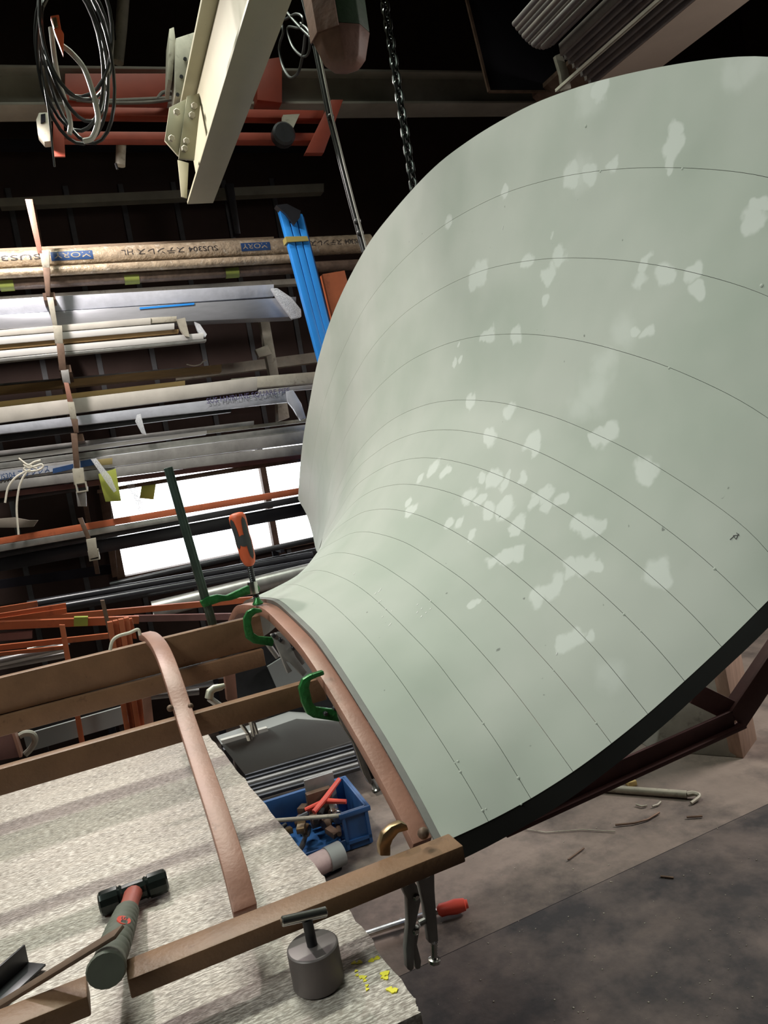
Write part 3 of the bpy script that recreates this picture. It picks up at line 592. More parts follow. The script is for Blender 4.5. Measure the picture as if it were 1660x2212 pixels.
# --- locking C-clamps
CG = 'locking clamps holding the sheet to the rib'
def cclamp(label, jaw, body, pl, mj, base, th=.012, extra=None):
    c = T('locking_clamp', label, 'clamp', tuple(base), CG)
    b = MB(); b.plate(jaw, th, **pl); b.build('jaw_frame', mj, c, bevel=.002)
    for nm, poly, m, t, off in body:
        q = dict(pl); 
        k = 'Y' if 'Y' in q else 'X'
        q[k] = q[k] + off
        b = MB(); b.plate(poly, t, **q); b.build(nm, m, c, bevel=.0012)
    return c
def rivet(c, pts, r, pl, m=m_steel):
    for x, y in pts: MB().lathe(P(x, y, **pl), (0, -1, 0), [(r, -.004), (r, .001), (r * .6, .0025)], 12, ref=(1, 0, .01)).build('rivet', m, c)
PL = dict(Y=1.60)
c1_ = cclamp('green locking clamp nearest the bar clamp, under the top of the arch',
       [(565, 1316), (548, 1314), (535, 1321), (527, 1337), (529, 1360), (533, 1380), (548, 1390), (590, 1397), (594, 1378), (560, 1375), (548, 1367), (543, 1345), (545, 1333), (553, 1326), (568, 1322)],
       [('body', [(586, 1372), (605, 1366), (618, 1372), (640, 1420), (664, 1452), (655, 1462), (628, 1432), (617, 1428), (632, 1450), (622, 1455), (604, 1410)], m_steel, .014, -.002),
        ('lever', [(617, 1375), (630, 1370), (640, 1395), (660, 1432), (650, 1440), (633, 1415)], m_steel, .012, .008)], PL, m_green, P(590, 1395, **PL))
rivet(c1_, ((606, 1382), (634, 1400), (592, 1373)), .005, dict(Y=1.596), m_dsteel)
PL = dict(Y=1.27)
c2_ = cclamp('large green locking clamp at the middle of the curved rib',
       [(700, 1449), (690, 1452), (671, 1458), (655, 1468), (647, 1488), (653, 1518), (664, 1543), (678, 1551), (735, 1560), (729, 1533), (721, 1533), (684, 1528), (676, 1518), (669, 1486), (672, 1470), (688, 1463), (702, 1458)],
       [('body', [(724, 1526), (733, 1524), (742, 1548), (752, 1574), (772, 1608), (792, 1650), (806, 1690), (800, 1695), (786, 1672), (764, 1606), (745, 1578), (731, 1552)], m_chrome, .014, -.001),
        ('lever', [(752, 1574), (768, 1592), (792, 1634), (812, 1680), (806, 1686), (788, 1650), (770, 1612)], m_dsteel, .016, .004)], PL, m_green, P(700, 1555, **PL))
MB().tube([P(802, 1684, Y=1.275), P(812, 1700, Y=1.275)], .005, 10).build('screw', m_steel, c2_)
MB().lathe(P(812, 1700, Y=1.275), P(814, 1704, Y=1.275) - P(812, 1700, Y=1.275), [(.008, 0), (.010, .002), (.010, .006), (.007, .008)], 12).build('screw_knob', m_chrome, c2_)
rivet(c2_, ((724, 1530), (704, 1542)), .004, dict(Y=1.266), m_dsteel)
PL = dict(Y=.935)
c3_ = cclamp('nickel-plated locking clamp hanging below the corner of the rail frame',
       [(880, 1782), (868, 1777), (846, 1786), (828, 1803), (820, 1828), (822, 1850), (845, 1850), (845, 1828), (850, 1815), (862, 1800), (884, 1794)],
       [('body', [(898, 1884), (939, 1874), (940, 1925), (948, 2034), (928, 2038), (918, 1962), (908, 1918)], m_steel, .012, -.02),
        ('lever', [(866, 1907), (888, 1893), (902, 1914), (910, 1947), (897, 2008), (895, 2093), (888, 2099), (881, 2094), (878, 2052), (883, 1997), (881, 1943), (872, 1925)], m_steel, .012, -.026),
        ('release_lever', [(908, 2003), (902, 2041), (911, 2077), (909, 2093), (900, 2095), (895, 2070), (894, 2036), (898, 2003)], m_steel, .008, -.016)], PL, m_brass, P(905, 1890, **PL))
MB().tube([P(906, 1995, Y=.92), P(925, 1985, Y=.92)], .004, 10).build('link', m_steel, c3_)
scp = [(.0042 if i % 2 else .0052, .020 * i / 11) for i in range(12)]
MB().lathe(P(938, 2036, Y=.92), P(939, 2075, Y=.92) - P(938, 2036, Y=.92), scp, 12).build('screw', m_chrome, c3_, smooth=60)
MB().lathe(P(939, 2068, Y=.92), P(939, 2085, Y=.92) - P(939, 2068, Y=.92), [(.004, 0), (.0085, .002), (.0085, .0065), (.004, .009)], 16).build('screw_knob', m_chrome, c3_)
rivet(c3_, ((923, 1889), (879, 1907), (900, 1938), (899, 2012)), .0048, dict(Y=.908), m_chrome)
PL = dict(Y=1.78)
c4_ = T('locking_clamp', 'bright curved locking clamp jaw hanging behind the uppermost rail', 'clamp', tuple(P(505, 1405, **PL)), CG)
pxtube(MB(), [(466, 1388), (475, 1400), (490, 1408), (510, 1411), (530, 1405), (545, 1396)], [.006, .009, .011, .011, .010, .008], **PL).build('jaw_frame', m_chrome, c4_)
pxtube(MB(), [(545, 1396), (575, 1385), (600, 1420)], [.008, .008, .006], Y=1.79).build('body', m_steel, c4_)
PL = dict(Y=1.40)
c5_ = T('locking_clamp', 'locking clamp with pale jaw and thin bright levers hooked over the middle rail', 'clamp', tuple(P(480, 1500, **PL)), CG)
pxtube(MB(), [(452, 1508), (454, 1494), (463, 1487), (478, 1484), (486, 1480)], [.008, .0075, .007, .006, .004], **PL).build('jaw_frame', mat('pale_jaw', (.55, .52, .43), .45, .4, .15, 20), c5_)
MB().tube([P(452, 1508, **PL), P(510, 1550, **PL)], .006).build('body', m_steel, c5_)
for pts, nm in ((((511, 1546), (524, 1568), (538, 1588)), 'lever'), (((532, 1545), (548, 1562), (556, 1585)), 'lever'), (((540, 1545), (545, 1570), (548, 1590)), 'release_lever')):
    pxtube(MB(), pts, [.006, .004, .003], **PL).build(nm, m_chrome, c5_)
pxtube(MB(), [(536, 1586), (540, 1598)], .005, **PL).build('screw_knob', m_chrome, c5_)
# rope tail tied at rib 1
RP = MB(); RP.tube(spline([P(*p, Y=1.66) for p in ((238, 1404), (243, 1385), (256, 1374), (280, 1367), (298, 1360), (303, 1372))], 6), .0035, 8); tag(RP.build('rope', m_rope), 'short white cord tied to the end of the left rib', 'rope')

# ================================================================ OVERHEAD: CHAIN, BAG, CABLES, CRANE
cx_, cy_ = 1.02, 1.893
chain = T('hoist_chain', 'dark link chain hanging down behind the top of the flared sheet', 'chain', (cx_, cy_, 1.9))
pitch = .0232; ztop = P(830, -30, X=cx_)[2]; i = 0; z = ztop
lb = None
while z > 1.93:
    pts = []
    a0 = 0 if i % 2 else math.pi / 2
    a0 += .5
    for a in np.linspace(0, 2 * math.pi, 20, endpoint=False):
        u_ = .0095 * math.cos(a); w_ = .0118 * math.sin(a) + (.0055 if math.sin(a) > 0 else -.0055)
        pts.append(np.array([cx_ + u_ * math.cos(a0), cy_ + u_ * math.sin(a0), z + w_]))
    MB().tube(pts, .0042, 8, closed=True).build('link', m_chain, chain); z -= pitch; i += 1
# chain bag
bag = T('hoist_chain_bag', 'large brown and green octagonal hoist chain bag hanging beside the chain', 'chain bag', tuple(P(745, 130, X=1.02)))
def octring(c, rx, ry):
    return [c + np.array([rx * math.cos(a) * 1.08, ry * math.sin(a) * 1.08, 0]) for a in np.linspace(0, 2 * math.pi, 8, endpoint=False) + math.pi / 8]
zb_ = P(745, 155, X=1.05)[2]; bc = P(745, 130, X=1.05); cx2, cy2 = bc[0], bc[1]
def bagmesh(levels, m, nm, cap0=True):
    b = MB(); V = []
    for dz, r in levels: V += octring(np.array([cx2, cy2, zb_ + dz]), r, r * .85)
    F = [[i * 8 + k, i * 8 + (k + 1) % 8, (i + 1) * 8 + (k + 1) % 8, (i + 1) * 8 + k] for i in range(len(levels) - 1) for k in range(8)]
    F += [list(range(8))[::-1], [(len(levels) - 1) * 8 + k for k in range(8)]]
    return b.add(V, F).build(nm, m, bag, bevel=.004, smooth=30)
bagmesh([(0, .028), (.006, .048), (.02, .062), (.10, .087)], m_leather, 'base')
bagmesh([(.10, .086), (.30, .090), (.5, .092)], m_canvasg, 'side')
b = MB()
for k in (3, 4): 
    a = math.pi / 8 + k * math.pi / 4
for k in range(8):
    a1_, a2_ = math.pi / 8 + k * math.pi / 4, math.pi / 8 + (k + 1) * math.pi / 4
    if k in (3, 4):
        o1 = np.array([math.cos(a1_), math.sin(a1_) * .85, 0]); o2 = np.array([math.cos(a2_), math.sin(a2_) * .85, 0]); c_ = np.array([cx2, cy2, zb_])
        q = [c_ + o1 * .098 + [0, 0, .09], c_ + o2 * .098 + [0, 0, .09], c_ + o2 * .101 + [0, 0, .5], c_ + o1 * .101 + [0, 0, .5]]
        nn_ = unit((o1 + o2)); b.hexa(q, [p - nn_ * .004 for p in q])
b.build('leather_panel', m_leather, bag)
# pendant cables
pend = T('pendant_cable', 'pair of black pendant cables taped together slanting down behind the sheet', 'cable', tuple(P(785, 530, X=1.06)))
pp = [(655, -10), (676, 70), (694, 160), (712, 250), (737, 350), (760, 440), (788, 545)]
pxtube(MB(), pp, .0062, X=1.06).build('cable', m_cable, pend)
pxtube(MB(), [(x + 6, y) for x, y in pp], .0036, X=1.055).build('cable', m_gcable, pend)
pxtube(MB(), [(x - 5, y) for x, y in pp], .003, X=1.055).build('cable', m_cable, pend)
for x, y in ((713, 255), (771, 480), (777, 505), (676, 92)):
    MB().lathe(P(x + 1, y - 7, X=1.057), (-.0, 0, -1), [(.010, 0), (.012, .003), (.012, .012), (.010, .015)], 10).build('tie', m_cable, pend)
hl_ = T('cable_loops', 'small hanging loops of black cable beside the cream girder', 'cable', tuple(P(630, 160, X=1.08)))
for k, pts in enumerate((((585, -20), (600, 30), (612, 65), (606, 90), (604, 110), (612, 145), (628, 168), (645, 155), (655, 115), (660, 75)), ((620, -20), (610, 40), (640, 30), (655, 40), (648, 60), (622, 60), (632, 100), (655, 122), (668, 110), (668, 70), (650, 50)), ((590, -10), (640, 50), (676, 85)))):
    MB().tube(spline([P(x, y, X=1.08) for x, y in pts], 8), (.0052, .0045, .0052)[k], 8).build('cable', m_cable, hl_)
# coil of welding cable
YC2 = 2.6
coil = T('welding_cable_coil', 'hanging coil of welding cable with an electrode holder, upper left', 'cable coil', tuple(P(190, 310, Y=YC2)))
def loop(cx, cy, rx, ry, rot, n=28):
    return [P(cx + rx * math.cos(a) * math.cos(rot) - ry * math.sin(a) * math.sin(rot), cy + rx * math.cos(a) * math.sin(rot) + ry * math.sin(a) * math.cos(rot), Y=YC2 + .05 * math.sin(a * 1 + cx)) for a in np.linspace(0, 2 * math.pi, n, endpoint=False)]
for k, (a_, b_, c_, d_, e_) in enumerate(((150, 120, 70, 165, -.16), (157, 140, 74, 172, -.14), (165, 80, 72, 138, -.22), (162, 60, 80, 150, -.10), (168, 125, 72, 188, -.20), (158, 95, 62, 172, -.24))):
    MB().tube(loop(a_, b_, c_, d_, e_), .0058, 8, closed=True).build('cable_turn', m_cable if k != 1 else m_cable, coil)
pxtube(MB(), [(82, -10), (83, 60), (90, 150), (105, 240), (118, 360)], .003, Y=YC2).build('wire', m_cable, coil)
MB().tube(spline([P(*p, Y=YC2 - .03) for p in ((136, 100), (155, 115), (180, 145), (196, 185), (207, 225), (212, 262), (200, 297), (180, 305))], 6), .0085, 10).build('lead', m_gcable, coil)
MB().tube(spline([P(*p, Y=YC2 + .02) for p in ((110, 60), (118, 125), (128, 180), (140, 215), (152, 265), (150, 290))], 6), .0075, 10).build('lead', m_gcable, coil)
eh = MB(); eh.plate([(109, 34), (127, 31), (132, 62), (138, 72), (137, 118), (128, 95), (118, 68)], .02, Y=YC2 - .06); eh.build('electrode_holder', m_orange, coil, bevel=.002)
eh = MB(); eh.plate([(112, 38), (122, 36), (126, 58), (117, 60)], .008, Y=YC2 - .066); eh.build('holder_jaw', m_brass, coil, bevel=.002)
# crane runway beam along the wall
rw = MB(); q0 = (-120, 146, 222); q1 = (1900, 178, 238)
MR = 3.72
zt = P(200, 148, M=MR)[2]; zl = P(200, 226, M=MR)[2]
def alongwall(mb, w0, w1, z0, z1, m0, m1):
    q = [(m0, z0), (m1, z0), (m1, z1), (m0, z1)]; mb.hexa([wp(w0, z, m) for m, z in q], [wp(w1, z, m) for m, z in q]); return mb
alongwall(rw, -3.8, 5.2, zl, zl + .012, MR, MR + .16); alongwall(rw, -3.8, 5.2, zt, zt + .012, MR, MR + .16); alongwall(rw, -3.8, 5.2, zl + .012, zt, MR + .07, MR + .085)
tag(rw.build('crane_runway_beam', mat('dull_grey_steel', (.30, .28, .24), .7, 0, .2, 5), bevel=.001), 'long grey crane runway beam running along the back wall', 'crane beam')
# orange end carriage
MC = 3.62
car = T('crane_end_carriage', 'orange-red crane end carriage on the runway beam behind the cream girder', 'crane carriage', tuple(P(420, 300, M=MC)))
rackbar((140, 230, 248), (700, 238, 256), .06, M=MC).build('rail', m_crane, car, bevel=.002)
rackbar((118, 283, 300), (690, 287, 304), .06, M=MC).build('rail', m_crane, car, bevel=.002)
rackbar((140, 158, 217), (364, 158, 217), .12, M=MC + .02).build('gearbox', m_crane, car, bevel=.004)
rackbar((556, 130, 216), (610, 122, 222), .10, M=MC + .02).build('motor_box', m_crane, car, bevel=.004)
MB().plate([(115, 235), (136, 240), (141, 338), (114, 338)], .012, M=MC - .03).build('end_plate', m_crane, car, bevel=.001)
MB().plate([(716, 215), (742, 215), (700, 330), (660, 330)], .04, M=MC - .03).build('end_post', m_crane, car, bevel=.002)
MB().lathe(P(612, 292, M=MC - .02), tuple(-MV), [(.05, -.03), (.055, -.02), (.055, .02), (.045, .03)], 20).build('wheel', m_dsteel, car)
wlb = MB().plate([(612, 248), (648, 246), (630, 285), (610, 282)], .03, M=MC - .03); wlb.build('wheel_bracket', m_beige, car)
bp = MB()
bb = T('buffer_switch', 'small grey limit switch box with a cut corner left of the carriage', 'switch', tuple(P(95, 300, M=MC - .05)))
MB().plate([(84, 243), (106, 242), (110, 262), (109, 305), (96, 306), (82, 290), (78, 258)], .06, M=MC - .08).build('housing', m_beige, bb, bevel=.003)
MB().plate([(88, 247), (98, 245), (98, 262), (88, 266)], .006, M=MC - .085).build('slot', m_dark, bb)
# cables laid along the carriage
lay = MB(); 
for pts in (((150, 212), (200, 218), (300, 215), (400, 210)), ((165, 216), (240, 222), (330, 220), (408, 208)), ((340, 214), (352, 200), (372, 200), (380, 212))): lay.tube(spline([P(*p, M=MC - .03) for p in pts], 5), .008, 8)
tag(lay.build('cable_bundle', mat('dusty_cable', (.13, .115, .10), .7, 0, .2, 20)), 'dusty cables lying along the orange carriage', 'cable')
# cream crane girder (I-beam square to the wall)
gd = T('crane_girder', 'cream painted crane girder running overhead towards the back wall', 'girder', tuple(P(435, 440, M=3.45)))
zg = P(432, 440, M=3.45)[2]; wa = P(405, 440, M=3.45) @ WV; wb_ = P(461, 440, M=3.45) @ WV
def alongm(mb, w0, w1, z0, z1, m0, m1): 
    q = [(w0, z0), (w1, z0), (w1, z1), (w0, z1)]; mb.hexa([wp(w, z, m0) for w, z in q], [wp(w, z, m1) for w, z in q]); return mb
alongm(MB(), wa, wb_, zg, zg + .012, -1.5, 3.45).build('bottom_flange', m_cream, gd, bevel=.001)
wc = (wa + wb_) / 2
alongm(MB(), wc - .006, wc + .006, zg + .012, zg + .30, -1.5, 3.40).build('web', m_cream, gd)
alongm(MB(), wa, wb_, zg + .30, zg + .312, -1.5, 3.45).build('top_flange', m_cream, gd, bevel=.001)
e_ = MB(); e_.plate([(384, 345), (408, 352), (404, 428), (392, 425)], .008, M=3.42); e_.build('end_plate', m_cream, gd, bevel=.001)
m3 = 3.05
gs = MB().plate([(366, 232), (402, 214), (412, 214), (404, 345), (384, 335), (356, 303)], .012, M=m3); gs.build('gusset_plate', m_cream, gd, bevel=.001)
gs = MB().plate([(404, 208), (436, 200), (420, 345), (386, 342)], .012, M=m3 - .014); gs.build('gusset_plate', m_cream, gd, bevel=.001)
for x, y in ((420, 230), (415, 250), (403, 306), (399, 322), (382, 243), (371, 300)):
    MB().lathe(P(x, y, M=m3 - .016), tuple(-MV), [(.013, 0), (.013, .008), (.010, .010)], 6).build('bolt', m_beige, gd, smooth=20)
# control box by girder
cb = T('control_box', 'dusty grey electrical control box mounted behind the cream girder', 'electrical box', tuple(P(400, 200, M=3.2)))
MB().plate([(380, 82), (430, 66), (440, 122), (420, 205), (378, 207)], .16, M=3.2).build('enclosure', m_beige, cb, bevel=.003)
MB().plate([(366, 62), (376, 58), (380, 90), (372, 175), (363, 172)], .16, M=3.24).build('side_flange', m_beige, cb, bevel=.002)
for x, y in ((392, 166), (400, 128), (384, 205)): MB().lathe(P(x, y, M=3.198), tuple(-MV), [(.008, 0), (.007, .005)], 8).build('screw', m_dsteel, cb)
# hanging pipes
for px, r, lab in ((((268, -20), (262, 60), (254, 135)), .028, 'dusty pale conduit pipe hanging above the orange gearbox'), (((263, 290), (261, 330), (260, 358)), .022, 'short pale pipe stub hanging below the orange rail')):
    hp = T('hanging_pipe', lab, 'pipe', tuple(P(*px[-1], M=3.9)))
    MB().tube([P(*p, M=3.9 if r > .025 else 3.706) for p in px], r, 16).build('pipe', m_beige, hp)
    x, y = px[-1]
    MB().tube([P(x - 10, y - (90 if y < 200 else 5), M=3.87 if r > .025 else 3.68), P(x - 6, y - (50 if y < 200 else -8), M=3.87 if r > .025 else 3.68)], .006, 8).build('clip', m_dsteel, hp)
# roof-side items, upper right
ds = MB(); ds.plate([(1004, -20), (1057, 198), (1196, 198), (1262, 120), (1262, -20)], .012, M=3.3)
sp_ = T('hanging_sheet', 'dark steel sheet with a thin rusty edge hanging under the roof', 'steel sheet', tuple(P(1057, 198, M=3.3)))
ds.build('sheet', m_dark, sp_)
eb = MB(); eb.bar(P(1004, -20, M=3.29), P(1057, 198, M=3.29), .012, .012); eb.bar(P(1057, 198, M=3.29), P(1196, 198, M=3.29), .010, .010); eb.build('edge_angle', m_rusty, sp_)
def overhead(name, lab, cat, p0, p1, zz, w, h, m, grp=None, back=3.2, mb=None, rnd=False):
    a = P(*p0, Z=CAM_H + zz); b = a - MV * back
    mb = mb or MB()
    if rnd: mb.pipe(a, b, w / 2, w * .12, 12)
    else: mb.bar(a, b, w, h)
    return tag(mb.build(name, m, bevel=0 if rnd else .001), lab, cat, grp)
m_store = mat('stored_steel', (.17, .15, .145), .5, .35, .2, 10); m_store2 = mat('stored_steel_brown', (.20, .17, .155), .5, .3, .2, 10)
for k in range(13):
    fx = k / 12.
    x = 1112 + 82 * fx; y = 52 + 50 * math.sin(fx * 2.2) * 1.0
    overhead('stored_pipe', 'thin steel pipe in the left bundle stored under the roof', 'pipe', (x, y), None, 1.40 + .035 * (k % 3), .021, .03, m_store2 if k % 2 else m_store, 'left bundle of pipes under the roof', rnd=True)
for k in range(16):
    fx = k / 15.
    overhead('stored_bar', 'long flat steel bar in the right stack stored under the roof', 'steel bar', (1212 + 66 * fx, 108 + 70 * fx - 6 * (k % 2)), None, 1.40 + .012 * (k % 2), .013, .045, m_store if k % 3 else m_store2, 'right stack of bars under the roof')
overhead('strap_bar', 'pale flat bar lying under the stack of bars near the roof', 'steel bar', (1203, 196), None, 1.28, .014, .012, m_beige)
tag(MB().plate([(1200, 120), (1214, 114), (1228, 150), (1235, 190), (1216, 194), (1212, 160)], .02, M=3.1).build('bracket', m_beige, bevel=.002), 'small pale bracket at the corner of the dark hanging sheet', 'bracket')
ob = T('roof_beam', 'broad brown roof beam crossing the upper right corner', 'beam', tuple(P(1306, 164, Z=2.95)))
A_ = P(1302, 168, Z=2.95); B_ = P(1448, 131, Z=2.95); 
q = [A_ + MV * .4, B_ + MV * .4, B_ + MV * .4 + [0, 0, .01], A_ + MV * .4 + [0, 0, .01]]; MB().hexa(q, [p - MV * 5 for p in q]).build('bottom_flange', mat('brown_grey_paint', (.55, .45, .37), .6, 0, .06, 4), ob)
q = [A_ + MV * .4 - WV * .11 + [0, 0, .10], A_ + MV * .4 + [0, 0, .0], A_ + MV * .4 + [0, 0, .02], A_ + MV * .4 - WV * .11 + [0, 0, .12]]; MB().hexa(q, [p - MV * 5 for p in q]).build('side_flange', m_rusty, ob)
# ================================================================ MATERIAL RACK
MF = 3.74
rk = T('rack_upright', 'front upright of the material rack with pink, beige and brown sections', 'rack', tuple(P(205, 1215, M=MF)))
segs = [([(54, 430), (70, 430), (84, 505), (92, 548), (82, 548), (70, 500)], m_primp, 'stop'), ([(84, 541), (106, 541), (107, 578), (92, 578)], m_beige, 'arm_cap'), ([(92, 578), (108, 578), (108, 640), (100, 640)], m_rusty, 'upright'),
        ([(101, 642), (115, 642), (124, 703), (114, 703)], m_beige, 'stop'), ([(114, 703), (134, 703), (136, 742), (119, 742)], m_beige, 'arm_cap'), ([(122, 742), (138, 742), (143, 800), (128, 800)], m_rusty, 'upright'),
        ([(131, 800), (148, 798), (152, 828), (136, 826)], m_steel, 'stop_sleeve'), ([(138, 826), (148, 826), (158, 868), (146, 868)], m_primp, 'stop'), ([(146, 868), (160, 868), (166, 905), (152, 905)], m_beige, 'arm_cap'), ([(153, 905), (168, 905), (170, 935), (160, 935)], m_rusty, 'upright'),
        ([(153, 936), (167, 936), (172, 1012), (160, 1012)], m_rusty, 'stop'), ([(156, 1012), (180, 1010), (184, 1045), (160, 1048)], m_beige, 'arm_cap')]
for poly, m, nm in segs: MB().plate(poly, .03, M=MF).build(nm, m, rk, bevel=.001)
def down(p, q, **pl):
    t = 1.
    for _ in range(400):
        c = P(p[0] + (q[0] - p[0]) * t, p[1] + (q[1] - p[1]) * t, **pl)
        if c[2] < .012: break
        t += .05
    return (p[0] + (q[0] - p[0]) * t, p[1] + (q[1] - p[1]) * t)
def legplate(a0, b0, a1, b1, th, **pl):   # an upright of parallel edges a0-a1 / b0-b1 that runs on down to the floor
    return MB().plate([a0, b0, down(b0, b1, **pl), down(a0, a1, **pl)], th, **pl)
def openarm(px, py, w, h, m0, L, par, m=m_beige):
    c = P(px, py, M=m0); return MB().sqtube(c, c + MV * L, w, h, .006).build('arm', m, par)
openarm(176, 1052, .048, .045, MF - .03, .12, rk); openarm(203, 1200, .046, .045, MF - .03, .11, rk)
MB().plate([(164, 1062), (186, 1062), (187, 1094), (168, 1094)], .03, M=MF).build('upright', m_steel, rk, bevel=.001)
MB().plate([(168, 1120), (178, 1118), (196, 1162), (187, 1165)], .03, M=MF).build('stop', m_rusty, rk, bevel=.001)
MB().plate([(186, 1166), (207, 1162), (212, 1203), (193, 1208)], .03, M=MF - .035).build('arm_cap', m_beige, rk, bevel=.001)
for y, x in ((640, 106), (797, 141), (946, 168)):
    c = P(x, y, M=MF + .02); MB().bar(c, c + MV * .85, .05, .032).build('arm', m_rusty, rk)
MB().plate([(64, 440), (76, 440), (216, 1240), (206, 1240)], .05, M=4.4).build('upright', m_rusty, rk)
r2_ = T('rack_upright', 'grey rear rack post between the aluminium profiles and the blue channels', 'rack', tuple(P(610, 910, M=4.3)))
MB().plate([(562, 690), (582, 690), (596, 770), (603, 812), (584, 812), (575, 765)], .06, M=4.3).build('post', m_beige, r2_, bevel=.002)
MB().plate([(600, 865), (620, 865), (626, 902), (602, 910)], .08, M=4.25).build('post', m_beige, r2_, bevel=.002)
MB().plate([(552, 755), (578, 745), (588, 765), (560, 772)], .04, M=4.28).build('bracket', m_beige, r2_, bevel=.002)
MB().plate([(488, 396), (505, 396), (520, 505), (508, 505)], .06, M=4.4).build('post', m_dsteel, r2_, bevel=.002)
lp_ = MB(); lp_.plate([(213, 1062), (236, 1058), (255, 1245), (243, 1248)], .08, M=4.55)
tag(lp_.build('column', m_rusty, bevel=.002), 'narrow brown column at the left edge of the window', 'column')

GP = 'wrapped pipes on the top arms of the rack'
def spipe(l, r, rad, m, name, lab, cat, M, grp=None, hollow=True, **kw):
    a = P(*l, M=M); b = P(*r, M=M); mb = MB(); mb.pipe(a, b, rad, rad * .15, 20) if hollow else mb.tube([a, b], rad, 16); return tag(mb.build(name, m), lab, cat, grp), a, b
tag(rackbar((-80, 540, 556), (592, 511, 526), .06, M=4.05).build('timber_batten', mat('tan_board', (.34, .25, .17), .7, 0, .1, 6, 0, (.55, .48, .38), .3, 40), bevel=.001), 'tan batten lying behind the wrapped printed pipe', 'batten')
o1_, pa, pb = spipe((-80, 570), (800, 526), .048, m_wrap, 'wrapped_pipe', 'thick pipe in brown film printed with stainless steel lettering, topmost', 'pipe', 3.95, GP)
spipe((-80, 596), (640, 558), .022, m_wrap, 'wrapped_pipe', 'thin wrapped pipe directly below the printed pipe', 'pipe', 3.895, GP)
spipe((-80, 619), (790, 571), .028, m_wrapd, 'wrapped_pipe', 'darker wrapped pipe with green tape, lowest of the pipes on the top arms', 'pipe', 3.935, GP)
def tape_on(a, b, r, M, rad, m, name='tape_band', par=None):
    p, q = P(*a, M=M), P(*b, M=M); return MB().tube([p, q], rad, 20, cap=False)
for x0, x1, y0, y1 in ((268, 300, 602, 600), (486, 515, 589, 587), (0, 30, 616, 614)):
    tag(tape_on((x0, y0 - 0), (x1, y1 - 0), 0, 3.935, .0292, m_ytape).build('tape_band', mat('olive_tape', (.20, .24, .05), .5, 0, .15, 12)), 'olive green tape wound round the lowest wrapped pipe, ' + {268: 'middle', 486: 'right', 0: 'left'}[x0] + ' band', 'tape', 'tape bands on the lowest wrapped pipe')
# printing on the top pipe (upside down, runs right to left)
pdir = unit(pb - pa); pr = np.linalg.norm(pb - pa)
def print_on(s, px_right, size, wmax, m, name, yoff=0, box=None):
    """text upside down on the front of the pipe starting at pixel column px_right and running left"""
    q = P(px_right, np.interp(px_right, [-80, 800], [570, 526]), M=3.95); base = pa + pdir * ((q - pa) @ pdir)
    up = np.array([0, 0, 1.]); up = unit(up - pdir * (up @ pdir)); fr = np.cross(pdir, up); fr = fr if fr[1] < 0 else -fr
    mb = MB(); a0 = -.25
    if box:
        rows = []
        for t in np.linspace(0, box[0], 2): rows.append([base - pdir * t + (.0486) * (fr * math.cos(a) + up * math.sin(a)) for a in np.linspace(-.42, .45, 8)])
        mb.grid(rows)
    else:
        vs, fs = text_geo(s, size); k = wmax / max(v[0] for v in vs)
        out = []
        for v in vs:
            a = .30 + yoff - v[1] / .0486; R_ = .0488 + v[2]; out.append(base - pdir * v[0] * k + R_ * (fr * math.cos(a) + up * math.sin(a)))
        mb.add(out, fs)
    return mb.build(name, m, o1_, smooth=40)
print_on('', 580, 0, 0, m_inkb, 'print_patch', box=(.150,)); print_on('MORY', 575, .035, .130, mat('tan_ink', (.33, .28, .2), .5), 'lettering')
print_on('', 201, 0, 0, m_inkb, 'print_patch', box=(.185,)); print_on('MORY', 198, .035, .165, mat('tan_ink2', (.33, .28, .2), .5), 'lettering')
print_on('SUS304 ステンレス HL', 468, .034, .46, m_ink, 'lettering'); print_on('SUS304 ステンレス', 782, .034, .30, m_ink, 'lettering'); print_on('SUS304', 92, .034, .26, m_ink, 'lettering')
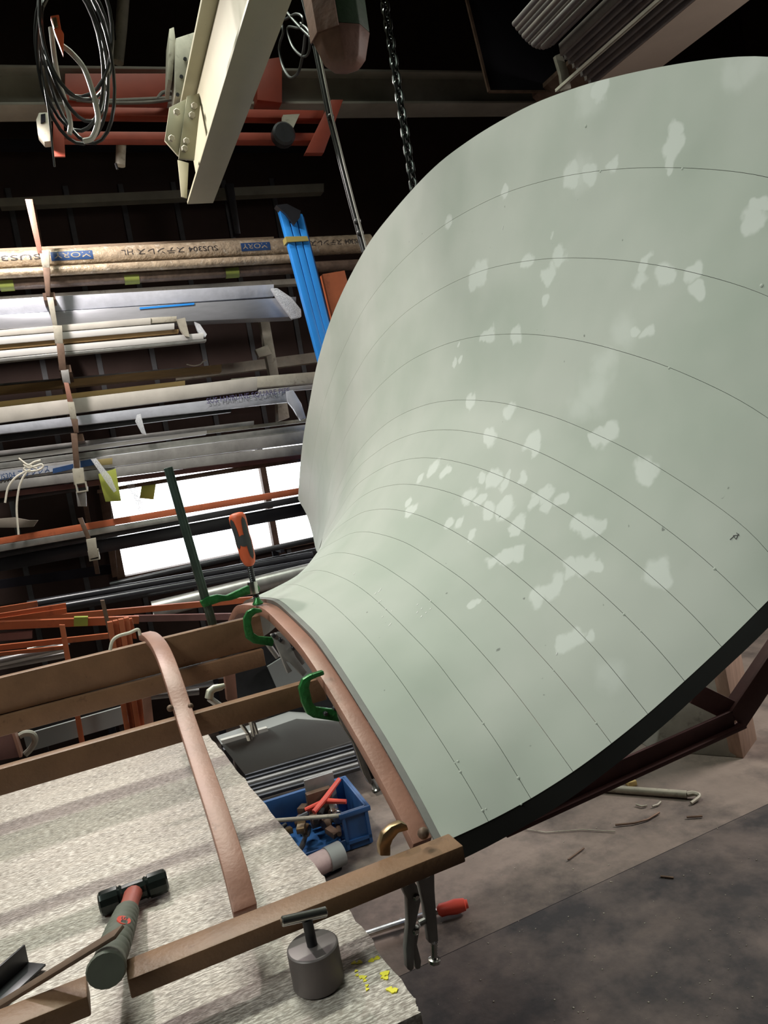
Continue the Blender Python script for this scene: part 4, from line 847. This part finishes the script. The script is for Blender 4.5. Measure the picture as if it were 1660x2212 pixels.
# plain items: label, left (x, top, bottom), right, depth, plane, material, category, name
items = [
 ('aluminium_profile', 'broad aluminium profile in clear film, upper of the filmed pair', (-60, 650, 684), (592, 614, 640), .10, 3.88, m_film, 'profile'),
 ('aluminium_profile', 'broad aluminium profile with blue tape, lower of the filmed pair', (-60, 684, 714), (640, 641, 684), .10, 3.87, m_alu, 'profile'),
 ('steel_strip', 'thin grey strip resting on top of the filmed aluminium profiles', (-60, 644, 650), (660, 600, 612), .06, 3.98, m_beige, 'steel strip'),
 ('flat_bar', 'mottled beige flat bar below the filmed aluminium profiles', (-60, 718, 731), (326, 686, 700), .04, 3.83, m_board, 'steel bar'),
 ('flat_bar', 'short dark-ended continuation of the mottled beige flat bar', (326, 686, 698), (382, 683, 694), .035, 3.835, m_beige, 'steel bar'),
 ('channel_section', 'white painted channel below the mottled beige bar', (-60, 733, 749), (377, 698, 711), .045, 3.83, m_white, 'channel'),
 ('timber_batten', 'thin brown batten wedged under the white channel', (-60, 750, 760), (386, 711, 719), .035, 3.84, m_timber, 'batten'),
 ('channel_section', 'white lipped channel, lowest of the white sections', (-60, 763, 778), (440, 719, 732), .045, 3.83, m_white, 'channel'),
 ('flat_bar', 'narrow pale flat bar under the lipped white channel', (-60, 780, 788), (446, 732, 737), .045, 3.83, m_gal, 'steel bar'),
 ('timber_beam', 'brown timber beam with a string tied near its end', (-60, 840, 856), (479, 787, 803), .07, 4.1, m_timber, 'timber'),
 ('steel_strip', 'dull grey strip lying on the brown timber beam', (-60, 834, 839), (400, 793, 796), .05, 4.14, m_steel, 'steel strip'),
 ('timber_batten', 'bright yellow timber batten above the grey board', (-60, 874, 886), (400, 822, 832), .06, 3.95, m_ytimber, 'batten'),
 ('board', 'wide mottled grey board on the middle arms', (-60, 887, 921), (556, 814, 842), .03, 3.86, m_board, 'board'),
 ('channel_section', 'pale grey section right of the grey board end', (500, 818, 842), (720, 800, 823), .06, 3.95, m_beige, 'channel'),
 ('steel_strip', 'thin dark strip under the pale grey section', (560, 842, 850), (720, 826, 836), .04, 3.93, m_steel, 'steel strip'),
 ('square_pipe', 'square steel pipe in lilac film printed with lettering', (-60, 926, 944), (628, 843, 868), .04, 3.86, m_film, 'pipe'),
 ('square_pipe', 'darker square pipe just under the lilac filmed pipe', (-60, 948, 962), (500, 880, 890), .04, 3.92, m_dsteel, 'pipe'),
 ('steel_strip', 'dull strip at the back above the white bars', (-60, 981, 992), (549, 909, 918), .05, 4.0, m_steel, 'steel strip'),
 ('flat_bar', 'white flat bar with torn film, topmost of its tier', (-60, 995, 1006), (447, 930, 938), .05, 3.92, m_white, 'steel bar'),
 ('round_bar', 'thin dull bar continuing right of the white flat bar', (447, 930, 937), (720, 897, 905), .03, 3.93, m_beige, 'steel bar'),
 ('flat_bar', 'silver flat bar with blue film marks below the white bar', (-60, 1008, 1020), (700, 912, 926), .05, 3.88, m_gal, 'steel bar'),
 ('channel_section', 'wide dark grey channel in the middle of its tier', (-60, 1022, 1046), (700, 926, 952), .05, 3.86, m_steel, 'channel'),
 ('channel_section', 'second dark grey channel directly below the wide one', (-60, 1048, 1068), (700, 954, 976), .045, 3.85, m_steel, 'channel'),
 ('angle_section', 'maroon angle under the dark grey channels', (-60, 1072, 1084), (700, 974, 984), .04, 3.905, m_maroon, 'steel angle'),
 ('square_pipe', 'thin filmed square pipe hanging just above the window light', (210, 1058, 1066), (700, 978, 990), .03, 3.95, m_wrapd, 'pipe'),
 ('steel_strip', 'dark strip below the lettered film on the left', (-60, 1086, 1096), (190, 1048, 1058), .05, 3.95, m_dsteel, 'steel strip'),
 ('channel_section', 'red oxide steel channel crossing in front of the window', (-60, 1172, 1186), (720, 1042, 1056), .05, 3.86, m_red, 'channel'),
 ('flat_bar', 'added bright strip for the window light on the red oxide channel', (-60, 1187, 1202), (390, 1112, 1124), .015, 3.843, m_gal, 'steel bar'),  # added strip standing in for the window-lit top face of the red channel
 ('channel_section', 'black steel channel under the red oxide channel', (-60, 1204, 1216), (720, 1058, 1072), .06, 3.86, m_dsteel, 'channel'),
 ('channel_section', 'black box section, lower of the two crossing the window', (-60, 1217, 1246), (720, 1075, 1102), .06, 3.88, m_black, 'channel'),
]
made = {}
for nm, lab, l, r, dep, M, m, cat in items:
    made[lab] = tag(rackbar(l, r, dep, M=M).build(nm, m, bevel=.0012), lab, cat)
MB().plate([(382, 690), (400, 686), (410, 728), (400, 726), (390, 712)], .03, M=3.82).build('end_bracket', m_beige, made['white lipped channel, lowest of the white sections'])
MB().plate([(420, 695), (432, 700), (447, 722), (444, 728), (430, 722)], .02, M=3.86).build('plastic_tail', m_clear, made['white lipped channel, lowest of the white sections'])
rackbar((302, 664, 668), (420, 654, 658), .003, M=3.866).build('blue_tape', m_blue, made['broad aluminium profile with blue tape, lower of the filmed pair'])
fm_ = made['broad aluminium profile in clear film, upper of the filmed pair']
MB().plate([(586, 622), (600, 622), (630, 642), (651, 668), (652, 684), (632, 688), (612, 662), (598, 642)], .03, M=3.84).build('plastic_tail', m_clear, fm_, bevel=.004)
st = MB(); st.tube(spline([P(*p, M=4.08) for p in ((403, 787), (418, 790), (432, 787), (440, 780), (446, 778))], 5), .003, 6); st.build('string', m_rope, made['brown timber beam with a string tied near its end'])
sqp = made['square steel pipe in lilac film printed with lettering']
MB().plate([(618, 846), (634, 842), (652, 872), (662, 903), (650, 908), (634, 882), (622, 868)], .03, M=3.85).build('plastic_tail', m_film, sqp, bevel=.004)
a = P(448, 877, M=3.855); b = P(625, 853, M=3.855); ux = unit(b - a); uz = -MV; uy = np.cross(uz, ux); uy = uy if uy[2] > 0 else -uy
flat_text(MB(), 'SUS HAIRLINE SQUARE PIPE', .036, a + uy * .012 - MV * .002, ux, uy, uz, wmax=np.linalg.norm(b - a) * 1.02).build('lettering', mat('violet_ink', (.10, .09, .19), .5), sqp)
# lettered film on dark channel
chn = made['wide dark grey channel in the middle of its tier']
f1 = rackbar((-60, 1024, 1044), (162, 1001, 1012), .004, M=3.853); f1 = f1.build('film_sleeve', m_film, chn)
a = P(-10, 1040, M=3.848); b = P(108, 1019, M=3.848); ux = unit(b - a); uy = np.cross(-MV, ux); uy = uy if uy[2] > 0 else -uy
flat_text(MB(), 'SUS304 ステンレス', .040, a + uy * .0 - MV * .002, ux, uy, -MV, wmax=np.linalg.norm(b - a)).build('lettering', m_inkb, chn)
rackbar((114, 1012, 1023), (158, 1002, 1013), .002, M=3.85).build('print_patch', m_inkb, chn); rackbar((174, 996, 1010), (206, 990, 1004), .002, M=3.85).build('print_patch', m_inkb, chn)
# tapes, tags and tails hanging from the rack
for lab, cat, nm, poly, m, M in (
  ('crumpled clear film tail hanging beside the rack upright', 'plastic film', 'film_tail', [(196, 992), (208, 990), (225, 1012), (240, 1030), (252, 1060), (246, 1064), (228, 1040), (214, 1018)], m_clear, 3.78),
  ('large yellow-green tape tail hanging against the window', 'tape', 'tape_tail', [(212, 1024), (250, 1012), (258, 1060), (262, 1082), (228, 1084), (220, 1055)], m_ytape, 3.82),
  ('small yellow-green tape tail right of the teal film twist', 'tape', 'tape_tail', [(306, 1050), (337, 1046), (332, 1079), (302, 1076)], m_ytape, 3.946),
  ('teal printed film twist hanging against the window', 'plastic film', 'film_tail', [(268, 1040), (284, 1036), (300, 1066), (314, 1100), (300, 1105), (288, 1072)], m_clear, 3.946),
  ('small plastic tag hanging under the lilac filmed pipe', 'plastic tag', 'plastic_tag', [(296, 896), (304, 894), (312, 925), (317, 940), (306, 936), (292, 910)], m_clear, 3.83),
  ('torn roll end of brown paper sticking out at far left', 'paper', 'paper_roll', [(-20, 1122), (30, 1118), (62, 1124), (82, 1124), (72, 1138), (40, 1140), (-20, 1140)], mat('brown_paper', (.20, .17, .14), .8), 3.85),
  ('piece of olive cardboard tucked beside the rack upright', 'cardboard', 'card', [(208, 993), (243, 989), (243, 1003), (214, 1006)], mat('olive_card', (.30, .24, .10), .7), 3.84)):
    tag(MB().plate(poly, .005 if 'roll' not in nm else .04, M=M).build(nm, m, bevel=.001), lab, cat)
ro = T('rope', 'white rope knotted round the lettered bars with two hanging tails', 'rope', tuple(P(60, 1010, M=3.78)))
for pts in (((50, 1004), (62, 1010), (78, 1006), (90, 1003), (92, 1010), (80, 1016), (62, 1018), (52, 1014), (60, 1005), (80, 1012)), ((66, 1014), (48, 1022), (30, 1035), (17, 1055), (11, 1086)), ((60, 1016), (48, 1035), (40, 1060), (36, 1100), (40, 1155)), ((40, 990), (60, 1004), (74, 998), (88, 994))):
    MB().tube(spline([P(*p, M=3.78) for p in pts], 6), .0048, 8).build('strand', m_rope, ro)
# pipes and sections in front of and under the window
lows = [('grey steel pipe crossing the lower part of the window', (238, 1264), (720, 1156), .014, m_dsteel, 3.88, True), ('bright steel pipe, next below the pipe crossing the window', (-20, 1338), (690, 1190), .020, m_dsteel, 3.95, True),
        ('black round tube, upper of two below the window', (60, 1308), (676, 1201), .022, m_black, 3.75, True), ('black round tube, lower of two below the window', (60, 1325), (720, 1208), .022, m_black, 3.68, True),
        ('thick mottled galvanised pipe behind the bar clamp', (330, 1318), (720, 1222), .040, m_gal, 3.62, True)]
LOW = []
for lab, l, r, rad, m, M, h in lows:
    _o, _a, _b = spipe(l, r, rad, m, 'steel_pipe', lab, 'pipe', M); LOW.append((_a, _b, rad))
reds = [('short red square tube at far left, upper one', (-30, 1322), (81, 1304), .020, 3.2), ('red square tube ending open beside the short upper one', (-30, 1336), (143, 1309), .022, 3.26), ('red square tube ending open, lower of the stacked pair', (-30, 1345), (144, 1319), .020, 3.25),
        ('longest red square tube reaching to the arch, upper', (20, 1343), (575, 1292), .024, 3.35), ('red square tube with yellow tape, below the longest one', (-30, 1352), (300, 1338), .030, 3.2), ('dark red square tube running behind the bar clamp foot', (290, 1336), (560, 1330), .026, 3.3),
        ('red square tube crossing behind the vertical orange bundle', (-30, 1402), (236, 1373), .020, 3.15), ('red square tube low at far left behind the top rail', (-30, 1416), (140, 1398), .014, 3.12), ('maroon square tube end at far left below the taped one', (-30, 1378), (70, 1370), .028, 3.2)]
for k, (lab, l, r, w, M) in enumerate(reds):
    tag(MB().sqtube(P(*l, M=M), P(*r, M=M), w, w, .002).build('square_tube', m_red if 'maroon' not in lab and 'dark' not in lab else m_maroon), lab, 'square tube', 'red oxide tubes on the lower rack')
tag(MB().bar(P(160, 1342, M=3.18), P(190, 1341, M=3.18), .036, .034).build('tape_band', m_ytape), 'yellow-green tape round a red square tube', 'tape')
m_sil = mat('bright_steel', (.50, .50, .50), .28, .8, .15, 10)
sil = [((-20, 1434), (138, 1399)), ((-20, 1443), (150, 1412)), ((60, 1405), (150, 1385)), ((165, 1512), (268, 1503)), ((300, 1474), (490, 1429)), ((300, 1482), (490, 1458)), ((300, 1496), (470, 1472)), ((320, 1505), (430, 1494)), ((170, 1502), (262, 1488))]
SIL = []
for k, (l, r) in enumerate(sil):
    _o, _a, _b = spipe(l, r, .014 if k % 3 else .018, m_sil if k % 2 == 0 else m_steel, 'steel_pipe', 'bright steel pipe lying in the jumble behind the rails', 'pipe', 3.3 + .03 * (k % 4), 'bright pipes in the jumble behind the rails'); SIL.append((_a, _b, .014 if k % 3 else .018))
for k, (x, M, lab) in enumerate(((225, 3.45, 'dark pipe stand with pegs behind the orange-red angle bundle'), (452, 3.45, 'dark pipe stand with pegs behind the foot of the bar clamp'), (700, 4.05, 'dark pipe stand with pegs behind the flared sheet'))):
    w = P(x, 1505 if x < 300 else 1400, M=3.35) @ WV; pst = T('pipe_stand', lab, 'pipe stand', tuple(WV * w + MV * M)); tops = [.3]
    for a, b, r in (SIL if k < 2 else LOW):
        wa_, wb2 = a @ WV, b @ WV
        if min(wa_, wb2) < w < max(wa_, wb2):
            c = a + (b - a) * ((w - wa_) / (wb2 - wa_)); mm = c @ MV; tops.append(c[2] - r * 1.1)
            alongwall(MB(), w - .01, w + .01, c[2] - r * 1.1 - .014, c[2] - r * 1.04, mm - .012, M + .001).build('peg', m_dark, pst)
    alongwall(MB(), w - .015, w + .015, 0, max(tops), M, M + .03).build('post', m_dark, pst)
# verticals behind the rails
vb = T('angle_bundle', 'upright bundle of orange-red steel angles behind the left rib', 'steel bundle', tuple(P(290, 1548, Y=2.5)))
for k in range(4):
    x0, x1 = 232 + 12 * k, 244 + 12 * k; d = 6 * (k > 1)
    legplate((x0, 1345 - 3 * k), (x1 - 1, 1343 - 3 * k), (x0 + 35, 1560), (x1 + 34, 1560), .025, Y=2.5 + .012 * (k % 2)).build('angle', m_red, vb, bevel=.001)
MB().plate([(276, 1338), (286, 1336), (296, 1380), (288, 1380)], .02, Y=2.54).build('angle', m_red, vb, bevel=.001)
tag(legplate((303, 1462), (322, 1462), (312, 1550), (331, 1550), .03, Y=2.46).build('angle_section', m_primp, bevel=.001), 'pinkish upright angle right of the orange-red bundle', 'steel angle')
tag(legplate((217, 1298), (226, 1297), (230, 1352), (239, 1352), .03, Y=3.0).build('rack_stop', m_rusty, bevel=.001), 'short brown upright stop behind the orange-red bundle', 'rack part')
tag(legplate((128, 1350), (140, 1350), (169, 1590), (181, 1590), .012, Y=2.7).build('flat_bar', m_red, bevel=.001), 'thin orange-red upright bar left of the angle bundle', 'steel bar')
cc = T('channel_post', 'wide brown upright channel at the far left edge behind the middle rail', 'channel', tuple(P(20, 1640, Y=2.1)))
MB().plate([(-40, 1552), (14, 1550), (44, 1635), (-40, 1650)], .05, Y=2.1).build('web', m_maroon, cc, bevel=.001); MB().plate([(14, 1549), (21, 1549), (48, 1635), (42, 1637)], .055, Y=2.095).build('edge', m_primp, cc)
tag(MB().tube(spline([P(*p, Y=2.15) for p in ((42, 1590), (55, 1584), (70, 1586), (76, 1600), (66, 1618), (54, 1630))], 6), .008, 8).build('cable', m_gcable), 'pale cable loop hooked by the wide brown channel', 'cable')
bx = T('steel_trough', 'long dark grey steel trough lying behind the middle rail', 'steel trough', tuple(P(170, 1600, Y=2.8)))
MB().plate([(50, 1588), (270, 1525), (280, 1560), (60, 1625)], .012, Y=2.75).build('side', m_gpanel, bx); MB().plate([(50, 1560), (270, 1500), (270, 1523), (50, 1586)], .012, Y=2.95).build('back', m_dsteel, bx)
for p_, q_ in (((90, 1600), (100, 1640)), ((250, 1545), (262, 1590))): legplate(p_, (p_[0] + 10, p_[1]), q_, (q_[0] + 10, q_[1]), .02, Y=2.765).build('leg', m_dsteel, bx)
gb = T('steel_cabinet', 'grey enamelled steel cabinet lying low behind the middle rail', 'cabinet', tuple(P(640, 1640, Y=2.62)))
MB().plate([(478, 1608), (641, 1552), (800, 1562), (806, 1586), (530, 1674)], .10, Y=2.6).build('body', m_gpanel, gb, bevel=.003)
MB().plate([(478, 1600), (578, 1572), (580, 1579), (482, 1608)], .02, Y=2.57).build('edge_strip', m_white, gb)
for p_, q_ in (((484, 1620), (490, 1660)), ((504, 1612), (510, 1650))): legplate(p_, (p_[0] + 16, p_[1]), q_, (q_[0] + 16, q_[1]), .03, Y=2.81).build('foot', m_dsteel, gb)
MB().plate([(500, 1430), (560, 1378), (700, 1392), (800, 1500), (800, 1560), (640, 1550), (505, 1550)], .02, Y=2.75).build('lid', m_dsteel, gb)
MB().plate([(578, 1440), (630, 1408), (700, 1440), (720, 1490), (600, 1490)], .01, Y=2.73).build('flap', m_gpanel, gb)
# long sections on the bottom shelf
for k in range(9):
    y = 1640 + 9 * k; col = (m_black, m_steel, m_dsteel)[k % 3]
    tag(rackbar((470, y + 34, y + 41), (850, y - 75, y - 68), .024, M=3.32 - .027 * k).build('long_section', col, bevel=.001), 'dark long steel section on the low stack behind the blue bin', 'steel section', 'long sections stacked behind the blue bin')
# blue channels leaning on the rack
bl = T('blue_channel_bundle', 'bundle of long bright blue channels leaning beside the flared sheet', 'channel bundle', tuple(P(690, 775, M=3.7)))
for k in range(3):
    x0 = 603 + 18 * k; x1 = x0 + 15; b0 = 700 + 15 * k * .9
    legplate((x0, 448 + 6 * k), (x1, 450 + 6 * k), (b0, 815), (b0 + 14, 815), .045, M=3.68).build('channel', m_blue, bl, bevel=.003)
    legplate((x0 + 14, 455 + 6 * k), (x1 + 3, 456 + 6 * k), (b0 + 13, 815), (b0 + 17, 815), .03, M=3.70).build('lip', m_inkb, bl)
MB().plate([(617, 511), (664, 510), (668, 520), (620, 523)], .06, M=3.67).build('tape', mat('ochre_tape', (.36, .29, .09), .5, 0, .1, 10), bl)
MB().plate([(597, 443), (620, 440), (650, 455), (648, 470), (636, 486), (618, 462)], .05, M=3.66).build('black_wrap', m_black, bl)
rd = MB(); rd.plate([(697, 592), (745, 584), down((745, 584), (772, 690), M=3.75), down((697, 592), (718, 680), M=3.75)], .05, M=3.75); tag(rd.build('red_channel', m_red, bevel=.002), 'red oxide channel end between the blue channels and the sheet', 'channel')

# ================================================================ FLOOR THINGS
binx = T('tool_bin', 'blue plastic bin full of tools and scrap on the floor behind the bench', 'bin', tuple(P(740, 1790, Z=0.01)))
u_ = np.array([.998, -.06, 0]); v_ = np.array([.06, .998, 0]); Wb, Db, Hb = .54, .30, .150
o_ = P(806, 1822, Z=0.) - u_ * Wb
def bp_(a, b, z): return o_ + u_ * a + v_ * b + np.array([0, 0, z])
def wallp(mb, a0, a1, b0, b1, z0, z1): q = [(a0, b0), (a1, b0), (a1, b1), (a0, b1)]; mb.hexa([bp_(a, b, z0) for a, b in q], [bp_(a, b, z1) for a, b in q]); return mb
wallp(MB(), 0, Wb, 0, Db, .004, .012).build('bottom', m_bluebin, binx)
for a in ((0, Wb, Db - .008, Db), (0, .008, 0, Db), (Wb - .008, Wb, 0, Db)): wallp(MB(), *a, .012, Hb).build('side', m_bluebin, binx, bevel=.001)
fw = MB(); wallp(fw, 0, Wb, 0, .008, .012, .045); wallp(fw, Wb - .10, Wb, 0, .008, .045, Hb); wallp(fw, Wb - .10, Wb - .09, -.010, 0, .012, Hb - .015); wallp(fw, Wb - .012, Wb, -.010, 0, .012, Hb - .015); wallp(fw, Wb - .10, Wb, -.010, 0, .030, .042); fw.build('open_front', m_bluebin, binx)
rim = MB(); wallp(rim, Wb - .11, Wb + .012, -.012, .0, Hb - .018, Hb); wallp(rim, -.012, Wb + .012, Db, Db + .012, Hb - .018, Hb); wallp(rim, -.012, 0, 0, Db, Hb - .018, Hb); wallp(rim, Wb, Wb + .012, 0, Db, Hb - .018, Hb); rim.build('rim', m_bluebin, binx, bevel=.002)
# contents
cw = MB(); q0 = bp_(.41, .21, .03); cw.box(q0 + [0, 0, .07], (.10, .03, .14), (u_, v_, np.array([0, 0, 1.]))); tag(cw.build('scrap_block', m_rusty, bevel=.003), 'upright dark brown block in the blue bin', 'scrap')
tag(MB().box(bp_(.43, .255, .115), (.12, .012, .18), (u_, v_, np.array([0, 0, 1.]))).build('scrap_plate', m_steel, bevel=.001), 'grey plate leaning behind the brown block in the bin', 'scrap')
tag(MB().tube([bp_(.10, .14, .165), bp_(.46, .03, .125)], .008, 10).build('rod', m_beige), 'thin steel rod laid across the bin contents', 'rod')
rg = T('pliers', 'pliers with red grips in the blue bin', 'pliers', tuple(bp_(.42, .12, .10)))
MB().tube([bp_(.36, .10, .14), bp_(.42, .14, .16), bp_(.50, .20, .19)], [.010, .011, .009], 10).build('grip', m_redgrip, rg); MB().tube([bp_(.34, .16, .13), bp_(.42, .14, .15), bp_(.49, .10, .14)], [.010, .011, .009], 10).build('grip', m_redgrip, rg); MB().tube([bp_(.34, .12, .13), bp_(.27, .12, .125)], [.012, .006], 8).build('jaw', m_dsteel, rg)
for k in range(26):
    a, b = random.uniform(.12, .47), random.uniform(.04, .25); z = .045 + random.uniform(0, .065); th = random.uniform(0, 3.14); dv = np.array([math.cos(th), math.sin(th), random.uniform(-.3, .3)]); L = random.uniform(.03, .07)
    c = bp_(a, b, z); mb = MB(); m = random.choice([m_rusty, m_dsteel, m_steel, m_rusty, m_brass, m_chrome])
    if k % 3 == 0: mb.lathe(c - dv * L * .3, dv, [(.022, 0), (.026, .008), (.026, .02), (.017, .022), (.017, .03)], 14)
    elif k % 3 == 1: mb.tube([c - dv * L, c, c + dv * L + [0, 0, .01]], [.009, .011, .008], 10)
    else: mb.box(c, (.05, .03, .022), (unit(dv), unit(np.cross(dv, (0, 0, 1))), np.cross(unit(dv), unit(np.cross(dv, (0, 0, 1))))))
    tag(mb.build('scrap_fitting', m, bevel=.0015 if k % 3 == 2 else 0), 'small rusty fitting or offcut among the bin contents', 'scrap', 'fittings and offcuts in the blue bin')
tr = T('grinding_roll', 'grey and pink cylindrical roll lying against the blue bin', 'roll', tuple(P(715, 1862, Z=0.03)))
g0 = P(668, 1876, Z=.05); g1 = P(738, 1842, Z=.05); gm = g0 + (g1 - g0) * .55
MB().tube([g0, gm], .040, 20).build('label_band', mat('pink_label', (.58, .42, .42), .6, 0, .15, 20), tr); MB().tube([gm, g1], .043, 20).build('core', m_gpanel, tr)
cp = MB(); cp.plate([(812, 1712), (840, 1690), (862, 1742), (832, 1760)], .05, Y=3.0); tag(cp.build('channel_offcut', m_gal, bevel=.002), 'bright galvanised channel offcut standing behind the rib', 'channel')
# red-handled clamp on the floor
rc = T('bar_clamp', 'long bar clamp with a red handle lying on the concrete floor', 'clamp', tuple(P(900, 1990, Z=0)))
c0_, c1_2 = P(770, 2025, Z=.02), P(945, 1968, Z=.025); c2_2 = P(1011, 1952, Z=.03)
MB().bar(c0_, c1_2, .022, .010).build('bar', m_chrome, rc, bevel=.001)
dd = c2_2 - c1_2; ln_ = np.linalg.norm(dd)
MB().lathe(c1_2, dd, [(.010, 0), (.019, .01), (.019, .03), (.022, ln_ * .6), (.018, ln_ * .9), (.013, ln_ * .93), (.013, ln_)], 14).build('handle', m_redgrip, rc, smooth=50)
MB().tube([P(880, 1996, Z=.03), P(866, 1987, Z=.0)], .006, 8).build('pin', m_steel, rc)
# steel rod and bits on the floor at right
sr = T('steel_rod', 'straight steel tube with a hooked end lying on the floor at right', 'steel rod', tuple(P(1400, 1712, Z=0)))
MB().tube([P(1230, 1697, Z=.016), P(1485, 1716, Z=.016)], .014, 12).build('tube', m_beige, sr); 
MB().tube(spline([P(1485, 1716, Z=.018), P(1500, 1714, Z=.02), P(1512, 1720, Z=.016), P(1494, 1735, Z=.008)], 4), [.010] * 4 + [.009] * 4 + [.006] * 5, 8).build('hook', m_beige, sr)
tag(MB().bar(P(1340, 1672, Z=.012), P(1368, 1694, Z=.012), .035, .02).build('wood_offcut', m_ytimber, bevel=.002), 'short yellow wood offcut beside the steel tube on the floor', 'wood offcut')
for k, (pts, r) in enumerate(((((1130, 1790), (1180, 1798), (1260, 1792), (1330, 1796)), .002), (((1330, 1782), (1370, 1778), (1400, 1770), (1425, 1755)), .004), (((1228, 1857), (1262, 1832)), .003), (((1375, 1738), (1388, 1742), (1398, 1740)), .004), (((1410, 1742), (1422, 1738), (1428, 1732)), .004), (((1484, 1765), (1518, 1763)), .004), (((1428, 1893), (1456, 1896)), .004))):
    tag(MB().tube([P(*p, Z=.003 + r) for p in pts], r, 6).build('wire_scrap', m_beige if k in (0, 3, 4) else m_rusty), 'bent bit of scrap wire lying on the dusty floor', 'wire', 'scrap wire on the floor')
dbm = MB()
for k in range(170):
    x, y = random.uniform(900, 1660), random.uniform(1760, 2205)
    p = P(x, y, Z=.005); s = random.uniform(.0012, .0034); dbm.box(p, (s, s * random.uniform(.5, 1.5), s * .7))
o = dbm.build('floor_chips', m_beige); o['kind'] = 'stuff'; tag(o, 'tiny pale metal chips scattered over the floor', 'chips')
# block and planks behind at right
pb_ = P(1560, 1637, Z=0.)
blk = T('concrete_block', 'grey concrete block with a weathered plank face on the floor at right', 'block', tuple(pb_))
q = [P(1440, 1625, Z=0), P(1606, 1638, Z=0)]; ub = unit(q[1] - q[0]); h_ = P(1600, 1400, Y=q[1][1])[2]
zt_ = .62
poly = [q[0] - ub * .05, q[1], q[1] + np.array([-.03, 0, zt_]), q[0] + ub * .16 + np.array([0, 0, zt_])]
MB().prism(poly, (.06, .42, 0)).build('block', m_concrete, blk, bevel=.006)
MB().plate([(1607, 1640), (1638, 1607), (1600, 1400), (1562, 1415)], .05, pl=(q[1] + [.004, 0, 0], unit([-.45, .9, 0]))).build('plank_face', m_plank, blk, bevel=.002)
tag(MB().plate([(1340, 1600), (1445, 1570), (1450, 1600), (1360, 1640)], .3, Y=2.9).build('dark_box', m_black, bevel=.004), 'low black box behind the support chord at right', 'box')
tag(MB().plate([(1390, 1588), (1442, 1574), (1442, 1590), (1394, 1602)], .03, Y=2.85).build('pale_batten', m_beige, bevel=.002), 'short pale batten resting on the black box', 'batten')
tag(MB().plate([(1560, 1250), (1720, 1250), (1720, 1440), (1610, 1450)], .05, Y=3.4).build('wall_board', m_gpanel), 'pale grey board standing behind the concrete block', 'board')
tag(MB().plate([(1600, 1440), (1760, 1430), (1760, 1580), (1640, 1590)], .3, Y=3.0).build('dark_crate', m_dsteel), 'dark crate behind the plank at the right edge', 'crate')
